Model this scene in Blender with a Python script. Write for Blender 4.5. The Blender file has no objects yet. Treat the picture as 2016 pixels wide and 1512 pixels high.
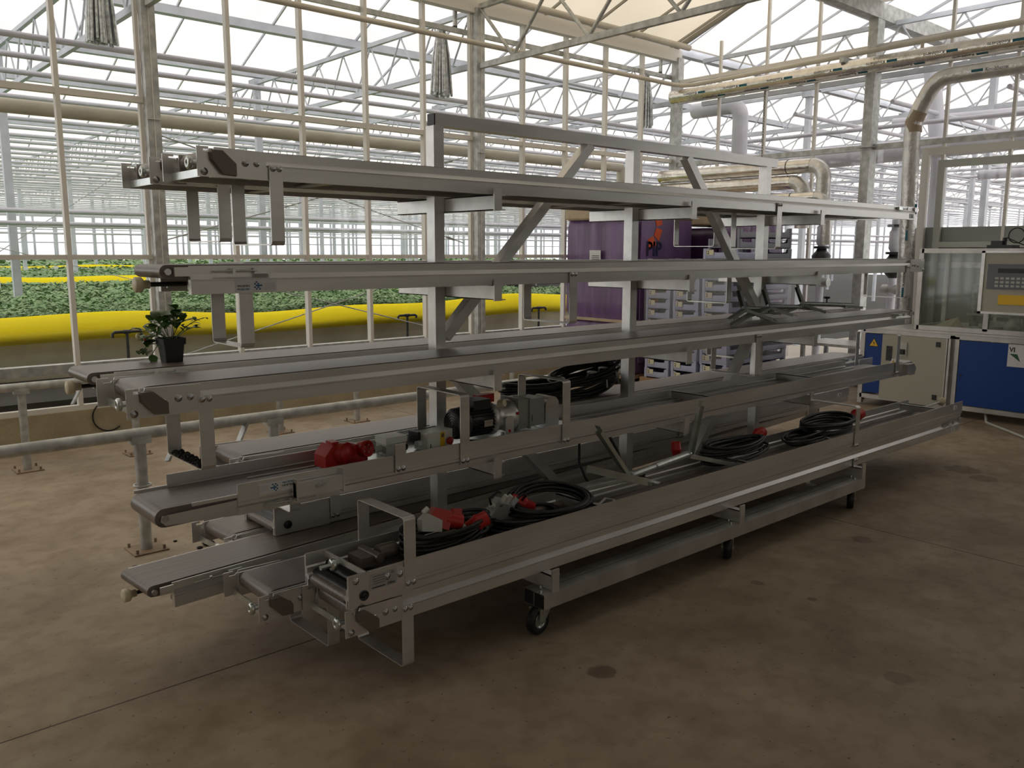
import bpy, math, random
from mathutils import Vector, Matrix, Euler
R = math.radians
C = bpy.context.scene.collection
S = bpy.context.scene
random.seed(7)

# ------------------------------------------------------------------ camera, world, exposure
cam_d = bpy.data.cameras.new('camera'); cam = bpy.data.objects.new('camera', cam_d); C.objects.link(cam)
cam_d.sensor_fit = 'HORIZONTAL'; cam_d.sensor_width = 36.0; cam_d.lens = 1665.4 / 2016 * 36.0
cam_d.clip_start = 0.05; cam_d.clip_end = 400
YAW, PITCH, ROLL = 0.84438, 0.155169, 0.0027215
fw = Vector((math.cos(YAW) * math.cos(PITCH), math.sin(YAW) * math.cos(PITCH), -math.sin(PITCH)))
rt = Vector((math.sin(YAW), -math.cos(YAW), 0)); up = rt.cross(fw)
rt, up = rt * math.cos(ROLL) + up * math.sin(ROLL), -rt * math.sin(ROLL) + up * math.cos(ROLL)
m = Matrix((rt, up, -fw)).transposed().to_4x4(); m.translation = Vector((0, 0, 1.6)); cam.matrix_world = m
S.camera = cam
S.view_settings.view_transform = 'Standard'; S.view_settings.look = 'None'; S.view_settings.gamma = 1
S.view_settings.use_curve_mapping = False
S.view_settings.exposure = 0.0
W = bpy.data.worlds.new('sky'); S.world = W; W.use_nodes = True
nt = W.node_tree; nt.nodes.clear()
out = nt.nodes.new('ShaderNodeOutputWorld'); bg = nt.nodes.new('ShaderNodeBackground')
tc = nt.nodes.new('ShaderNodeTexCoord'); nz = nt.nodes.new('ShaderNodeTexNoise'); nz.inputs['Scale'].default_value = 3.0
rp = nt.nodes.new('ShaderNodeValToRGB')
rp.color_ramp.elements[0].position = 0.35; rp.color_ramp.elements[0].color = (0.9, 0.91, 0.96, 1)
rp.color_ramp.elements[1].position = 0.62; rp.color_ramp.elements[1].color = (1.0, 0.94, 0.86, 1)
nt.links.new(tc.outputs['Generated'], nz.inputs['Vector']); nt.links.new(nz.outputs['Fac'], rp.inputs['Fac'])
nt.links.new(rp.outputs['Color'], bg.inputs['Color']); bg.inputs['Strength'].default_value = 3.8
nt.links.new(bg.outputs[0], out.inputs[0])

# ------------------------------------------------------------------ materials
def mat(name, col, rough=0.5, metal=0.0, var=0.0, vscale=6.0, col2=None, bump=0.0, bscale=40.0, spec=0.5, stretch=None, rvar=0.0, trans=None):
    M = bpy.data.materials.new(name); M.use_nodes = True; n = M.node_tree; b = n.nodes['Principled BSDF']
    b.inputs['Base Color'].default_value = (*col, 1); b.inputs['Roughness'].default_value = rough
    b.inputs['Metallic'].default_value = metal; b.inputs['Specular IOR Level'].default_value = spec
    if var or col2 or bump or rvar:
        t = n.nodes.new('ShaderNodeTexCoord'); mp = n.nodes.new('ShaderNodeMapping')
        if stretch: mp.inputs['Scale'].default_value = stretch
        n.links.new(t.outputs['Object'], mp.inputs['Vector'])
        N = n.nodes.new('ShaderNodeTexNoise'); N.inputs['Scale'].default_value = vscale; N.inputs['Detail'].default_value = 5
        n.links.new(mp.outputs[0], N.inputs['Vector'])
        if var or col2:
            c2 = col2 or tuple(max(0, c * (1 - var)) for c in col); c1 = col if col2 else tuple(min(1, c * (1 + var)) for c in col)
            r = n.nodes.new('ShaderNodeValToRGB'); r.color_ramp.elements[0].position = 0.35; r.color_ramp.elements[1].position = 0.65
            r.color_ramp.elements[0].color = (*c2, 1); r.color_ramp.elements[1].color = (*c1, 1)
            n.links.new(N.outputs['Fac'], r.inputs['Fac']); n.links.new(r.outputs['Color'], b.inputs['Base Color'])
        if rvar:
            mr = n.nodes.new('ShaderNodeMapRange'); mr.inputs['To Min'].default_value = rough - rvar; mr.inputs['To Max'].default_value = rough + rvar
            n.links.new(N.outputs['Fac'], mr.inputs['Value']); n.links.new(mr.outputs[0], b.inputs['Roughness'])
        if bump:
            N2 = n.nodes.new('ShaderNodeTexNoise'); N2.inputs['Scale'].default_value = bscale; n.links.new(mp.outputs[0], N2.inputs['Vector'])
            bp = n.nodes.new('ShaderNodeBump'); bp.inputs['Strength'].default_value = bump; bp.inputs['Distance'].default_value = 0.02
            n.links.new(N2.outputs['Fac'], bp.inputs['Height']); n.links.new(bp.outputs[0], b.inputs['Normal'])
    return M
def glassmat(name, tint, gloss, rough=0.02, haze=0.0):
    M = bpy.data.materials.new(name); M.use_nodes = True; n = M.node_tree; n.nodes.clear()
    o = n.nodes.new('ShaderNodeOutputMaterial'); t = n.nodes.new('ShaderNodeBsdfTransparent'); g = n.nodes.new('ShaderNodeBsdfGlossy')
    t.inputs[0].default_value = (*tint, 1); g.inputs['Roughness'].default_value = rough
    mx = n.nodes.new('ShaderNodeMixShader'); mx.inputs[0].default_value = gloss
    n.links.new(t.outputs[0], mx.inputs[1]); n.links.new(g.outputs[0], mx.inputs[2]); last = mx
    if haze:
        d = n.nodes.new('ShaderNodeBsdfDiffuse'); d.inputs[0].default_value = (0.7, 0.7, 0.68, 1); m2 = n.nodes.new('ShaderNodeMixShader')
        m2.inputs[0].default_value = haze; n.links.new(mx.outputs[0], m2.inputs[1]); n.links.new(d.outputs[0], m2.inputs[2]); last = m2
    n.links.new(last.outputs[0], o.inputs[0]); return M
def translucent(name, c1, c2, scale=1.5, diffuse=0.2):
    M = bpy.data.materials.new(name); M.use_nodes = True; n = M.node_tree; n.nodes.clear()
    o = n.nodes.new('ShaderNodeOutputMaterial'); t = n.nodes.new('ShaderNodeBsdfTranslucent'); d = n.nodes.new('ShaderNodeBsdfDiffuse')
    tc = n.nodes.new('ShaderNodeTexCoord'); N = n.nodes.new('ShaderNodeTexNoise'); N.inputs['Scale'].default_value = scale; N.inputs['Detail'].default_value = 4
    r = n.nodes.new('ShaderNodeValToRGB'); r.color_ramp.elements[0].position = 0.38; r.color_ramp.elements[1].position = 0.62
    r.color_ramp.elements[0].color = (*c2, 1); r.color_ramp.elements[1].color = (*c1, 1)
    n.links.new(tc.outputs['Object'], N.inputs['Vector']); n.links.new(N.outputs['Fac'], r.inputs['Fac']); n.links.new(r.outputs['Color'], t.inputs[0])
    d.inputs[0].default_value = (*c1, 1); mx = n.nodes.new('ShaderNodeMixShader'); mx.inputs[0].default_value = diffuse
    n.links.new(t.outputs[0], mx.inputs[1]); n.links.new(d.outputs[0], mx.inputs[2]); n.links.new(mx.outputs[0], o.inputs[0]); return M

ALU = mat('aluminium', (0.7, 0.69, 0.67), 0.36, 0.7, var=0.1, vscale=3, stretch=(0.6, 4, 4), rvar=0.06)
ALUM = mat('mill_aluminium', (0.54, 0.53, 0.51), 0.42, 0.65, var=0.14, vscale=5, rvar=0.08)
GALV = mat('galvanised_steel', (0.5, 0.51, 0.5), 0.5, 0.45, var=0.22, vscale=14, rvar=0.1)
GALVL = mat('hazed_galvanised_steel', (0.56, 0.59, 0.66), 0.55, 0.1, var=0.08, vscale=5)  # far steel: distance haze put into the pale bluish base colour
ZINC = mat('bright_zinc', (0.62, 0.66, 0.64), 0.28, 0.9, var=0.12, vscale=12)
STEEL = mat('bolt_steel', (0.6, 0.6, 0.6), 0.25, 0.95)
WHITE = mat('white_bar', (0.76, 0.74, 0.7), 0.5)
BELT = mat('belt', (0.17, 0.138, 0.122), 0.36, 0, var=0.18, vscale=5, stretch=(0.3, 14, 6), rvar=0.05, spec=0.6)
RUBBER = mat('black_rubber', (0.014, 0.014, 0.014), 0.42)
BLACK = mat('black_plastic', (0.02, 0.02, 0.021), 0.38)
DARKM = mat('brown_cover', (0.18, 0.15, 0.13), 0.4, 0.3)
CREAM = mat('cream_plastic', (0.72, 0.66, 0.46), 0.45)
RED = mat('red_plastic', (0.45, 0.016, 0.013), 0.38)
GREYP = mat('grey_plastic', (0.5, 0.5, 0.47), 0.45)
LIGHTP = mat('light_grey_plastic', (0.68, 0.69, 0.63), 0.4)
YELP = mat('yellow_plastic', (0.8, 0.5, 0.02), 0.45)
PVCB = mat('pale_gland', (0.55, 0.6, 0.62), 0.45)
PAPER = mat('label_paper', (0.72, 0.74, 0.75), 0.6)
PAPERC = mat('crate_label', (0.72, 0.68, 0.5), 0.7)
INK = mat('ink', (0.02, 0.022, 0.03), 0.6)
BLUEINK = mat('blue_ink', (0.015, 0.13, 0.3), 0.6)
TEAL = mat('teal_ink', (0.01, 0.12, 0.17), 0.6)
BLUEP = mat('blue_panel', (0.012, 0.055, 0.26), 0.4, spec=0.3)
CAB = mat('cabinet_beige', (0.42, 0.41, 0.34), 0.5)
FOIL = mat('foil_wrap', (0.74, 0.71, 0.65), 0.26, 0.9, var=0.12, vscale=9, bump=0.25, bscale=25)
FOILG = mat('foil_grey', (0.68, 0.67, 0.65), 0.36, 0.7, var=0.12, vscale=9, bump=0.4, bscale=22)
TAPE = mat('brown_tape', (0.36, 0.28, 0.2), 0.5)
PIPEW = mat('painted_pipe', (0.62, 0.62, 0.7), 0.5, 0, var=0.06, vscale=3)
PIPEB = mat('beige_pipe', (0.6, 0.56, 0.48), 0.55, 0, var=0.08, vscale=3)
CURB = mat('curb_concrete', (0.42, 0.36, 0.24), 0.85, var=0.15, vscale=3, bump=0.2)
BEDC = mat('bed_concrete', (0.62, 0.59, 0.49), 0.85, var=0.15, vscale=2)
DARKG = mat('dark_ground', (0.03, 0.028, 0.026), 0.8, var=0.3, vscale=2)
PURPLE = mat('purple_film', (0.17, 0.1, 0.23), 0.3, 0, var=0.3, vscale=2.2, stretch=(1, 3, 0.4), bump=0.3, bscale=6)
DPURP = mat('dark_purple_film', (0.045, 0.014, 0.06), 0.35, var=0.3, vscale=2, stretch=(1, 3, 0.4))
CARD = mat('kraft_paper', (0.5, 0.4, 0.28), 0.7, var=0.12, vscale=5)
WOOD = mat('pallet_wood', (0.4, 0.26, 0.14), 0.8, var=0.2, vscale=6, stretch=(1, 8, 8))
ORANGE = mat('orange_print', (0.72, 0.1, 0.02), 0.5)
NAVY = mat('navy_print', (0.015, 0.012, 0.06), 0.5)
CRATE = mat('crate_plastic', (0.45, 0.48, 0.66), 0.5, var=0.06, vscale=5)
CRATEG = mat('crate_grey', (0.25, 0.26, 0.31), 0.5)
LEAF = mat('leaf', (0.1, 0.2, 0.05), 0.35, col2=(0.045, 0.1, 0.025), vscale=14)
FIELD = mat('field_leaf', (0.3, 0.46, 0.2), 0.5, col2=(0.09, 0.19, 0.06), vscale=5)
SOIL = mat('soil', (0.02, 0.015, 0.01), 0.9)
GREYW = mat('grey_wall_panel', (0.3, 0.32, 0.3), 0.6, var=0.06, vscale=1.5)
WALLM = mat('hall_wall', (0.3, 0.28, 0.25), 0.8)
FARW = mat('far_screen', (0.75, 0.77, 0.8), 0.7)
PANE = glassmat('window_pane', (0.96, 0.97, 0.97), 0.05)
HOOD = glassmat('machine_glazing', (0.62, 0.66, 0.6), 0.08, 0.05, 0.05)
WRAP = glassmat('stretch_wrap', (0.95, 0.95, 0.97), 0.05, 0.2, 0.05)
ROOFT = translucent('whitewashed_roof', (0.54, 0.505, 0.455), (0.41, 0.405, 0.41))
CREAMT = translucent('cream_screen', (0.32, 0.285, 0.225), (0.28, 0.25, 0.195), 0.8)
DIMT = translucent('ambient_ceiling_dim', (0.036, 0.0335, 0.029), (0.03, 0.0275, 0.024), 0.8)  # invented translucency for the unseen ceiling, sets the hall's ambient light
YFILM = translucent('yellow_film', (0.98, 0.8, 0.03), (0.98, 0.72, 0.02), 1.5, 0.92)
FILLT = translucent('fill_light_pane', (0.2, 0.19, 0.165), (0.17, 0.16, 0.14), 0.8)  # made-up translucent pane, lets in fill light from behind the camera
MIDT = translucent('ambient_ceiling_mid', (0.15, 0.14, 0.12), (0.13, 0.12, 0.105), 0.8)  # invented brighter translucency, lifts the rack's ledges and front faces
FARG = translucent('far_gable', (0.8, 0.8, 0.8), (0.66, 0.68, 0.72), 0.3)

def floor_material():
    M = bpy.data.materials.new('concrete_floor'); M.use_nodes = True; n = M.node_tree; b = n.nodes['Principled BSDF']; L = n.links
    tc = n.nodes.new('ShaderNodeTexCoord'); P = tc.outputs['Object']
    def noise(s, d=6):
        N = n.nodes.new('ShaderNodeTexNoise'); N.inputs['Scale'].default_value = s; N.inputs['Detail'].default_value = d; L.new(P, N.inputs['Vector']); return N.outputs['Fac']
    def ramp(f, p0, c0, p1, c1):
        r = n.nodes.new('ShaderNodeValToRGB'); r.color_ramp.elements[0].position = p0; r.color_ramp.elements[1].position = p1
        r.color_ramp.elements[0].color = (*c0, 1); r.color_ramp.elements[1].color = (*c1, 1); L.new(f, r.inputs[0]); return r.outputs[0]
    def mul(a, c):
        mx = n.nodes.new('ShaderNodeMix'); mx.data_type = 'RGBA'; mx.blend_type = 'MULTIPLY'; mx.inputs[0].default_value = 1
        L.new(a, mx.inputs[6]); L.new(c, mx.inputs[7]); return mx.outputs[2]
    c = ramp(noise(0.9), 0.3, (0.28, 0.218, 0.148), 0.7, (0.43, 0.352, 0.258))
    c = mul(c, ramp(noise(3.2, 9), 0.4, (0.82, 0.79, 0.76), 0.56, (1, 1, 1))); c = mul(c, ramp(noise(11, 8), 0.38, (0.87, 0.85, 0.83), 0.52, (1, 1, 1)))
    c = mul(c, ramp(noise(38, 3), 0.27, (0.45, 0.42, 0.4), 0.33, (1, 1, 1)))
    sep = n.nodes.new('ShaderNodeSeparateXYZ'); L.new(P, sep.inputs[0])
    def line(axis, v, w):
        a = n.nodes.new('ShaderNodeMath'); a.operation = 'SUBTRACT'; L.new(sep.outputs[axis], a.inputs[0]); a.inputs[1].default_value = v
        d = n.nodes.new('ShaderNodeMath'); d.operation = 'ABSOLUTE'; L.new(a.outputs[0], d.inputs[0])
        g = n.nodes.new('ShaderNodeMath'); g.operation = 'GREATER_THAN'; L.new(d.outputs[0], g.inputs[0]); g.inputs[1].default_value = w
        return ramp(g.outputs[0], 0, (0.25, 0.2, 0.16), 1, (1, 1, 1))
    c = mul(c, line('Y', 3.03, 0.0045)); c = mul(c, line('X', 4.75, 0.004))
    for (x, y, r, k) in ((2.29, 2.05, 0.052, 0.55), (3.52, 2.15, 0.03, 0.6), (4.52, 2.11, 0.055, 0.62), (6.6, 2.36, 0.12, 0.6), (6.45, 2.16, 0.09, 0.62), (3.54, 1.87, 0.022, 0.6), (3.1, 1.27, 0.05, 0.7)):
        v = n.nodes.new('ShaderNodeVectorMath'); v.operation = 'DISTANCE'; L.new(P, v.inputs[0]); v.inputs[1].default_value = (x, y, 0)
        a = n.nodes.new('ShaderNodeMath'); a.operation = 'MULTIPLY_ADD'; L.new(noise(18, 2), a.inputs[0]); a.inputs[1].default_value = r * 0.9; L.new(v.outputs['Value'], a.inputs[2])
        c = mul(c, ramp(a.outputs[0], r * 1.35, (k, k * 0.97, k * 0.94), r * 1.6, (1, 1, 1)))
    L.new(c, b.inputs['Base Color']); b.inputs['Roughness'].default_value = 0.62; b.inputs['Specular IOR Level'].default_value = 0.35
    bp = n.nodes.new('ShaderNodeBump'); bp.inputs['Strength'].default_value = 0.25; bp.inputs['Distance'].default_value = 0.01; L.new(noise(14), bp.inputs['Height']); L.new(bp.outputs[0], b.inputs['Normal'])
    return M
FLOOR = floor_material()

# ------------------------------------------------------------------ mesh helpers
class MB:
    def __init__(s): s.v = []; s.f = []; s.sm = []
    def add(s, vs, fs, smooth=False):
        o = len(s.v); s.v += [tuple(p) for p in vs]; s.f += [tuple(i + o for i in f) for f in fs]; s.sm += [smooth] * len(fs); return s
    def box(s, x0, y0, z0, x1, y1, z1):
        v = [(x, y, z) for x in (x0, x1) for y in (y0, y1) for z in (z0, z1)]
        return s.add(v, [(0, 1, 3, 2), (4, 6, 7, 5), (0, 4, 5, 1), (2, 3, 7, 6), (0, 2, 6, 4), (1, 5, 7, 3)])
    def bar(s, a, b, w, h, upv=(0, 0, 1)):
        a = Vector(a); b = Vector(b); d = (b - a).normalized(); u = Vector(upv)
        if abs(d.dot(u)) > 0.98: u = Vector((1, 0, 0))
        r = d.cross(u).normalized(); u = r.cross(d)
        v = [p + r * (w / 2 * i) + u * (h / 2 * j) for p in (a, b) for i, j in ((-1, -1), (1, -1), (1, 1), (-1, 1))]
        return s.add(v, [(0, 1, 2, 3), (7, 6, 5, 4), (0, 4, 5, 1), (1, 5, 6, 2), (2, 6, 7, 3), (3, 7, 4, 0)])
    def prism(s, poly, axis, a, b):
        f3 = {'x': lambda p, t: (t, p[0], p[1]), 'y': lambda p, t: (p[0], t, p[1]), 'z': lambda p, t: (p[0], p[1], t)}[axis]
        n = len(poly); v = [f3(p, a) for p in poly] + [f3(p, b) for p in poly]
        return s.add(v, [tuple(range(n)), tuple(range(2 * n - 1, n - 1, -1))] + [(i, i + n, (i + 1) % n + n, (i + 1) % n) for i in range(n)])
    def tube(s, pts, r, n=8, closed=False, caps=True):
        pts = [Vector(p) for p in pts]; m_ = len(pts); rs = r if isinstance(r, (list, tuple)) else [r] * m_
        rings = []; prev = None
        for i, p in enumerate(pts):
            if closed: d = pts[(i + 1) % m_] - pts[i - 1]
            else: d = pts[min(i + 1, m_ - 1)] - pts[max(i - 1, 0)]
            d = d.normalized() if d.length > 1e-9 else Vector((0, 0, 1))
            if prev is None:
                u = Vector((0, 0, 1)) if abs(d.z) < 0.9 else Vector((1, 0, 0))
            else: u = prev
            u = (u - d * u.dot(d)).normalized(); prev = u; w = d.cross(u)
            rings.append([p + (u * math.cos(2 * math.pi * k / n) + w * math.sin(2 * math.pi * k / n)) * rs[i] for k in range(n)])
        v = [q for rg in rings for q in rg]; f = []
        for i in range(m_ if closed else m_ - 1):
            a = i * n; b = ((i + 1) % m_) * n
            f += [(a + k, a + (k + 1) % n, b + (k + 1) % n, b + k) for k in range(n)]
        s.add(v, f, True)
        if caps and not closed: s.add(rings[0], [tuple(range(n - 1, -1, -1))]); s.add(rings[-1], [tuple(range(n))])
        return s
    def cyl(s, a, b, r, n=12): return s.tube([a, b], r, n)
    def lathe(s, prof, origin, axis, n=20):
        o = Vector(origin); d = Vector(axis).normalized(); u = Vector((0, 0, 1)) if abs(d.z) < 0.9 else Vector((1, 0, 0)); u = (u - d * u.dot(d)).normalized(); w = d.cross(u)
        v = []; f = []
        for (h, r) in prof: v += [o + d * h + (u * math.cos(2 * math.pi * k / n) + w * math.sin(2 * math.pi * k / n)) * max(r, 1e-4) for k in range(n)]
        for i in range(len(prof) - 1): f += [(i * n + k, i * n + (k + 1) % n, (i + 1) * n + (k + 1) % n, (i + 1) * n + k) for k in range(n)]
        return s.add(v, f, True)
    def xf(s, M): s.v = [tuple(M @ Vector(p)) for p in s.v]; return s
    def merge(s, o): return s.add(o.v, o.f) or s
    def build(s, name, material, parent=None):
        me = bpy.data.meshes.new(name); me.from_pydata(s.v, [], s.f); me.materials.append(material)
        me.polygons.foreach_set('use_smooth', s.sm); me.update()
        o = bpy.data.objects.new(name, me); C.objects.link(o)
        if parent: o.parent = parent
        return o
def tag(o, label=None, cat=None, group=None, kind=None):
    if label: o['label'] = label
    if cat: o['category'] = cat
    if group: o['group'] = group
    if kind: o['kind'] = kind
    return o
def empty(name, label=None, cat=None, loc=(0, 0, 0), rz=0, group=None, kind=None):
    o = bpy.data.objects.new(name, None); C.objects.link(o); o.empty_display_size = 0.1; o.location = loc; o.rotation_euler = (0, 0, rz)
    return tag(o, label, cat, group, kind)
KIDS = {}
def copy_tree(o, parent=None):
    c = o.copy(); C.objects.link(c)
    if parent: c.parent = parent
    for ch in [x for x in list(C.objects) if x.parent == o]: copy_tree(ch, c)
    return c
def text_mb(body, size, align='LEFT', bold=False):
    cu = bpy.data.curves.new('lettering', 'FONT'); cu.body = body; cu.size = size; cu.align_x = align; cu.resolution_u = 2
    if bold: cu.offset = size * 0.025
    o = bpy.data.objects.new('lettering', cu); me = bpy.data.meshes.new_from_object(o)
    b = MB(); b.add([tuple(v.co) for v in me.vertices], [tuple(p.vertices) for p in me.polygons])
    bpy.data.objects.remove(o); bpy.data.meshes.remove(me); bpy.data.curves.remove(cu); return b
def frame_m(origin, xdir, ydir):
    x = Vector(xdir).normalized(); y = Vector(ydir).normalized(); z = x.cross(y); M = Matrix((x, y, z)).transposed().to_4x4(); M.translation = Vector(origin); return M
def bolt(mb, p, d, r=0.008, h=0.007):
    d = Vector(d); mb.lathe([(0, 0), (0, r * 1.5), (0.0015, r * 1.5), (0.0015, 0)], p, d, 12); mb.lathe([(0.001, r), (h, r), (h, 0)], p, d, 6); return mb

# ------------------------------------------------------------------ the setting
YW, XW = 7.7, 9.87
fl = MB(); fl.add([(-8, -10, 0), (XW, -10, 0), (XW, YW, 0), (-8, YW, 0)], [(0, 1, 2, 3)]); tag(fl.build('floor', FLOOR), kind='structure')
tag(MB().box(-8, YW + .08, -.02, 70, 66, 0.0).build('floor', DARKG), kind='structure')
tag(MB().box(XW + .08, -14, -.02, 70, YW + .08, 0.0).build('floor', mat('aisle_concrete', (0.4, 0.36, 0.31), 0.7, var=.1, vscale=1)), kind='structure')
# left glass wall
wl = MB().box(-8, YW - .06, 0, XW, YW + .08, 0.27).build('wall_left', CURB); tag(wl, kind='structure')
def rail_x(name, x0, x1, y, z0, z1, t, m_, par): return MB().box(x0, y - t, z0, x1, y + t, z1).build(name, m_, par)
rail_x('sill', -8, XW, YW, .27, .31, .03, WHITE, wl)
rail_x('ledge', -8, XW, YW + .06, .58, .66, .05, GALV, wl)
rail_x('rail', -8, XW, YW, 1.525, 1.565, .025, WHITE, wl)
rail_x('rail', -8, XW, YW, 2.84, 2.89, .03, WHITE, wl)
rail_x('eave_beam', -8, XW + .05, YW - .02, 4.2, 4.36, .05, WHITE, wl)
rail_x('rail', -8, XW, YW + .05, 3.98, 4.03, .02, GALV, wl)
post_x = [2.67 + 3.6 * k for k in range(-2, 2)]
for x in post_x:
    p = MB().box(x - .055, YW - .11, 0, x + .055, YW - .02, 4.25).build('post', GALV, wl)
    MB().box(x - .085, YW - .02, .3, x - .056, YW + .03, 4.2).box(x + .056, YW - .02, .3, x + .085, YW + .03, 4.2).box(x - .004, YW - .114, .1, x + .004, YW - .108, 4.2).box(x - .05, YW - .13, 2.7, x + .05, YW - .1, 2.705).build('flange', WHITE, p)
MB().box(XW - .06, YW - .1, 0, XW + .06, YW + .02, 4.25).build('post', GALV, wl)
k = -11
x = 2.67 - 7.2
while x < XW - .3:
    for j in range(1, 5):
        xx = x + .72 * j
        if xx < XW: MB().box(xx - .018, YW - .035, .27, xx + .018, YW + .03, 4.2).build('mullion', WHITE, wl)
    x += 3.6
for i in range(5):
    x0 = max(-8, 2.67 - 10.8 + 3.6 * i); x1 = min(XW, 2.67 - 7.2 + 3.6 * i)
    if x1 > x0: MB().add([(x0, YW + .005, .3), (x1, YW + .005, .3), (x1, YW + .005, 4.2), (x0, YW + .005, 4.2)], [(0, 1, 2, 3)]).build('glass_pane', PANE, wl)
# right wall
wr = MB().box(XW - .04, -10, 0, XW + .08, YW, .2).build('wall_right', CURB); tag(wr, kind='structure')
def rail_y(name, y0, y1, x, z0, z1, t, m_): return MB().box(x - t, y0, z0, x + t, y1, z1).build(name, m_, wr)
rail_y('rail', -10, YW, XW, 3.9, 3.95, .025, WHITE)
rail_y('rail', -10, YW, XW - .03, 3.63, 3.67, .02, GALV)
rail_y('rail', -10, YW, XW, 2.78, 2.84, .03, GALV)
rail_y('rail', -10, YW, XW, 1.44, 1.5, .03, GALV)
for y in (4.84, 1.98, -.88, -3.74, -6.6):
    p = MB().box(XW - .1, y - .055, 0, XW + .06, y + .055, 4.3).build('post', GALV, wr)
    MB().box(XW - .102, y + .03, 0, XW - .098, y + .038, 4.3).box(XW - .16, y - .09, 2.8, XW + .02, y + .09, 2.815).box(XW - .14, y - .1, 3.75, XW - .101, y + .1, 3.79).build('bracket', GALV, p)
for y in (6.95, 6.25, 5.55, 4.0, 3.33, 2.6, 1.2, .5, -.2): MB().box(XW - .02, y - .016, .2, XW + .02, y + .016, 4.95 if 4.84 < y < 6.9 else 4.36).build('mullion', WHITE, wr)
MB().box(XW - .015, -10, .2, XW + .015, 4.38, 1.88).build('panel', GREYW, wr)
MB().box(XW - .015, -10, 1.88, XW + .015, -1.6, 4.4).build('panel', GREYW, wr)  # unseen upper panel, added to cut light coming through the right wall
MB().add([(XW, -10, 1.88), (XW, 4.8, 1.88), (XW, 4.8, 4.4), (XW, -10, 4.4)], [(0, 1, 2, 3)]).build('glass_pane', PANE, wr)
MB().add([(XW, 4.9, .2), (XW, YW, .2), (XW, YW, 4.3), (XW, 6.27, 4.9), (XW, 4.9, 4.4)], [(0, 1, 2, 3, 4)]).build('glass_pane', PANE, wr)
d1 = MB().box(XW - .08, 4.12, .02, XW - .031, 4.2, 2.74).box(XW - .08, 2.6, .02, XW - .031, 2.68, 2.74).box(XW - .079, 2.68, 2.66, XW - .032, 4.12, 2.739).build('door_1', WHITE); tag(d1, kind='structure')
MB().box(XW - .07, 3.95, .05, XW - .032, 4.02, 2.6).box(XW - .07, 2.7, .05, XW - .032, 2.78, 2.6).box(XW - .069, 2.78, 2.52, XW - .033, 3.95, 2.599).box(XW - .069, 2.78, 1.66, XW - .033, 3.95, 1.72).build('door_frame', mat('door_grey', (.5, .52, .48), .5), d1)
# walls out of view that close the hall
tag(MB().box(-8.1, -10, 0, -8, YW, 4.4).build('wall_back', WALLM), kind='structure')
wf = MB().box(-8, -10.1, 0, XW, -10, 1.6).build('wall_front', WALLM); tag(wf, kind='structure')
MB().add([(-8, -10.05, 1.6), (XW, -10.05, 1.6), (XW, -10.05, 4.4), (-8, -10.05, 4.4)], [(0, 1, 2, 3)]).build('glass_pane', FILLT, wf)  # unseen window band, added to brighten faces turned to the camera
tag(MB().add([(-8, -10, 4.4), (XW, -10, 4.4), (XW, 1.9, 4.4), (-8, 1.9, 4.4)], [(0, 1, 2, 3)]).build('ceiling', DIMT), kind='structure')  # unseen ceiling, transmits a little sky as ambient light
tag(MB().add([(-8, 1.9, 4.4), (XW, 1.9, 4.4), (XW, 4.84, 4.4), (-8, 4.84, 4.4)], [(0, 1, 2, 3)]).build('ceiling', MIDT), kind='structure')  # unseen brighter strip, added for highlights on the conveyor ledges
cr = MB().add([(-8, 4.84, 4.4), (XW, 4.84, 4.4), (XW, 6.27, 4.92), (-8, 6.27, 4.92), (-8, YW, 4.4), (XW, YW, 4.4)], [(0, 1, 2, 3), (3, 2, 5, 4)]).build('ceiling', CREAMT); tag(cr, kind='structure')
gb = MB()
for i in range(23):
    x = XW - .12 - i * .8
    gb.bar((x, YW, 4.385), (x, 6.27, 4.905), .02, .03); gb.bar((x, 4.84, 4.385), (x, 6.27, 4.905), .02, .03)
gb.bar((XW - .02, YW, 4.38), (XW - .02, 6.27, 4.9), .05, .06); gb.bar((XW - .02, 4.84, 4.38), (XW - .02, 6.27, 4.9), .05, .06); gb.bar((-8, 6.27, 4.89), (XW, 6.27, 4.89), .04, .05)
gb.build('glazing_bars', mat('roof_bar', (.35, .33, .28), .5, .3), cr)
tag(MB().box(-8, 4.78, 4.22, XW + 40, 4.9, 4.4).build('trim_1', GALV), kind='structure')
tag(MB().cyl((-8, YW - .3, 4.33), (XW - .1, YW - .3, 4.33), .04, 12).build('trim_2', PIPEB), kind='structure')

# ------------------------------------------------------------------ planted greenhouse beyond the glass
gut = [YW + 2.75 * k for k in range(0, 17)]
bars = MB()
def bay(x0, x1, y0, y1, step):
    ym = (y0 + y1) / 2
    o = MB().add([(x0, y0, 4.42), (x1, y0, 4.42), (x1, ym, 5.0), (x0, ym, 5.0), (x0, y1, 4.42), (x1, y1, 4.42)], [(0, 1, 2, 3), (3, 2, 5, 4)]).build('ceiling', ROOFT); tag(o, kind='structure')
    b = MB(); x = x0
    while x < x1:
        b.bar((x, y0, 4.4), (x, ym, 4.98), .02, .03); b.bar((x, ym, 4.98), (x, y1, 4.4), .02, .03); x += step
    b.bar((x0, ym, 4.97), (x1, ym, 4.97), .04, .05)
    b.box(x0, y0 - .06, 4.32, x1, y0 + .06, 4.42)
    b.build('gutter', GALVL, o)
for i in range(len(gut) - 1): bay(-6 if i else -8, 62, gut[i] + (.06 if i == 0 else 0), gut[i + 1], 1.2)
for y0, y1 in ((4.9, 7.64), (1.98, 4.84), (-.88, 1.98), (-3.74, -.88), (-6.6, -3.74)): bay(XW + .1, 45, y0, y1, .9)
fy = gut[-1]
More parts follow.
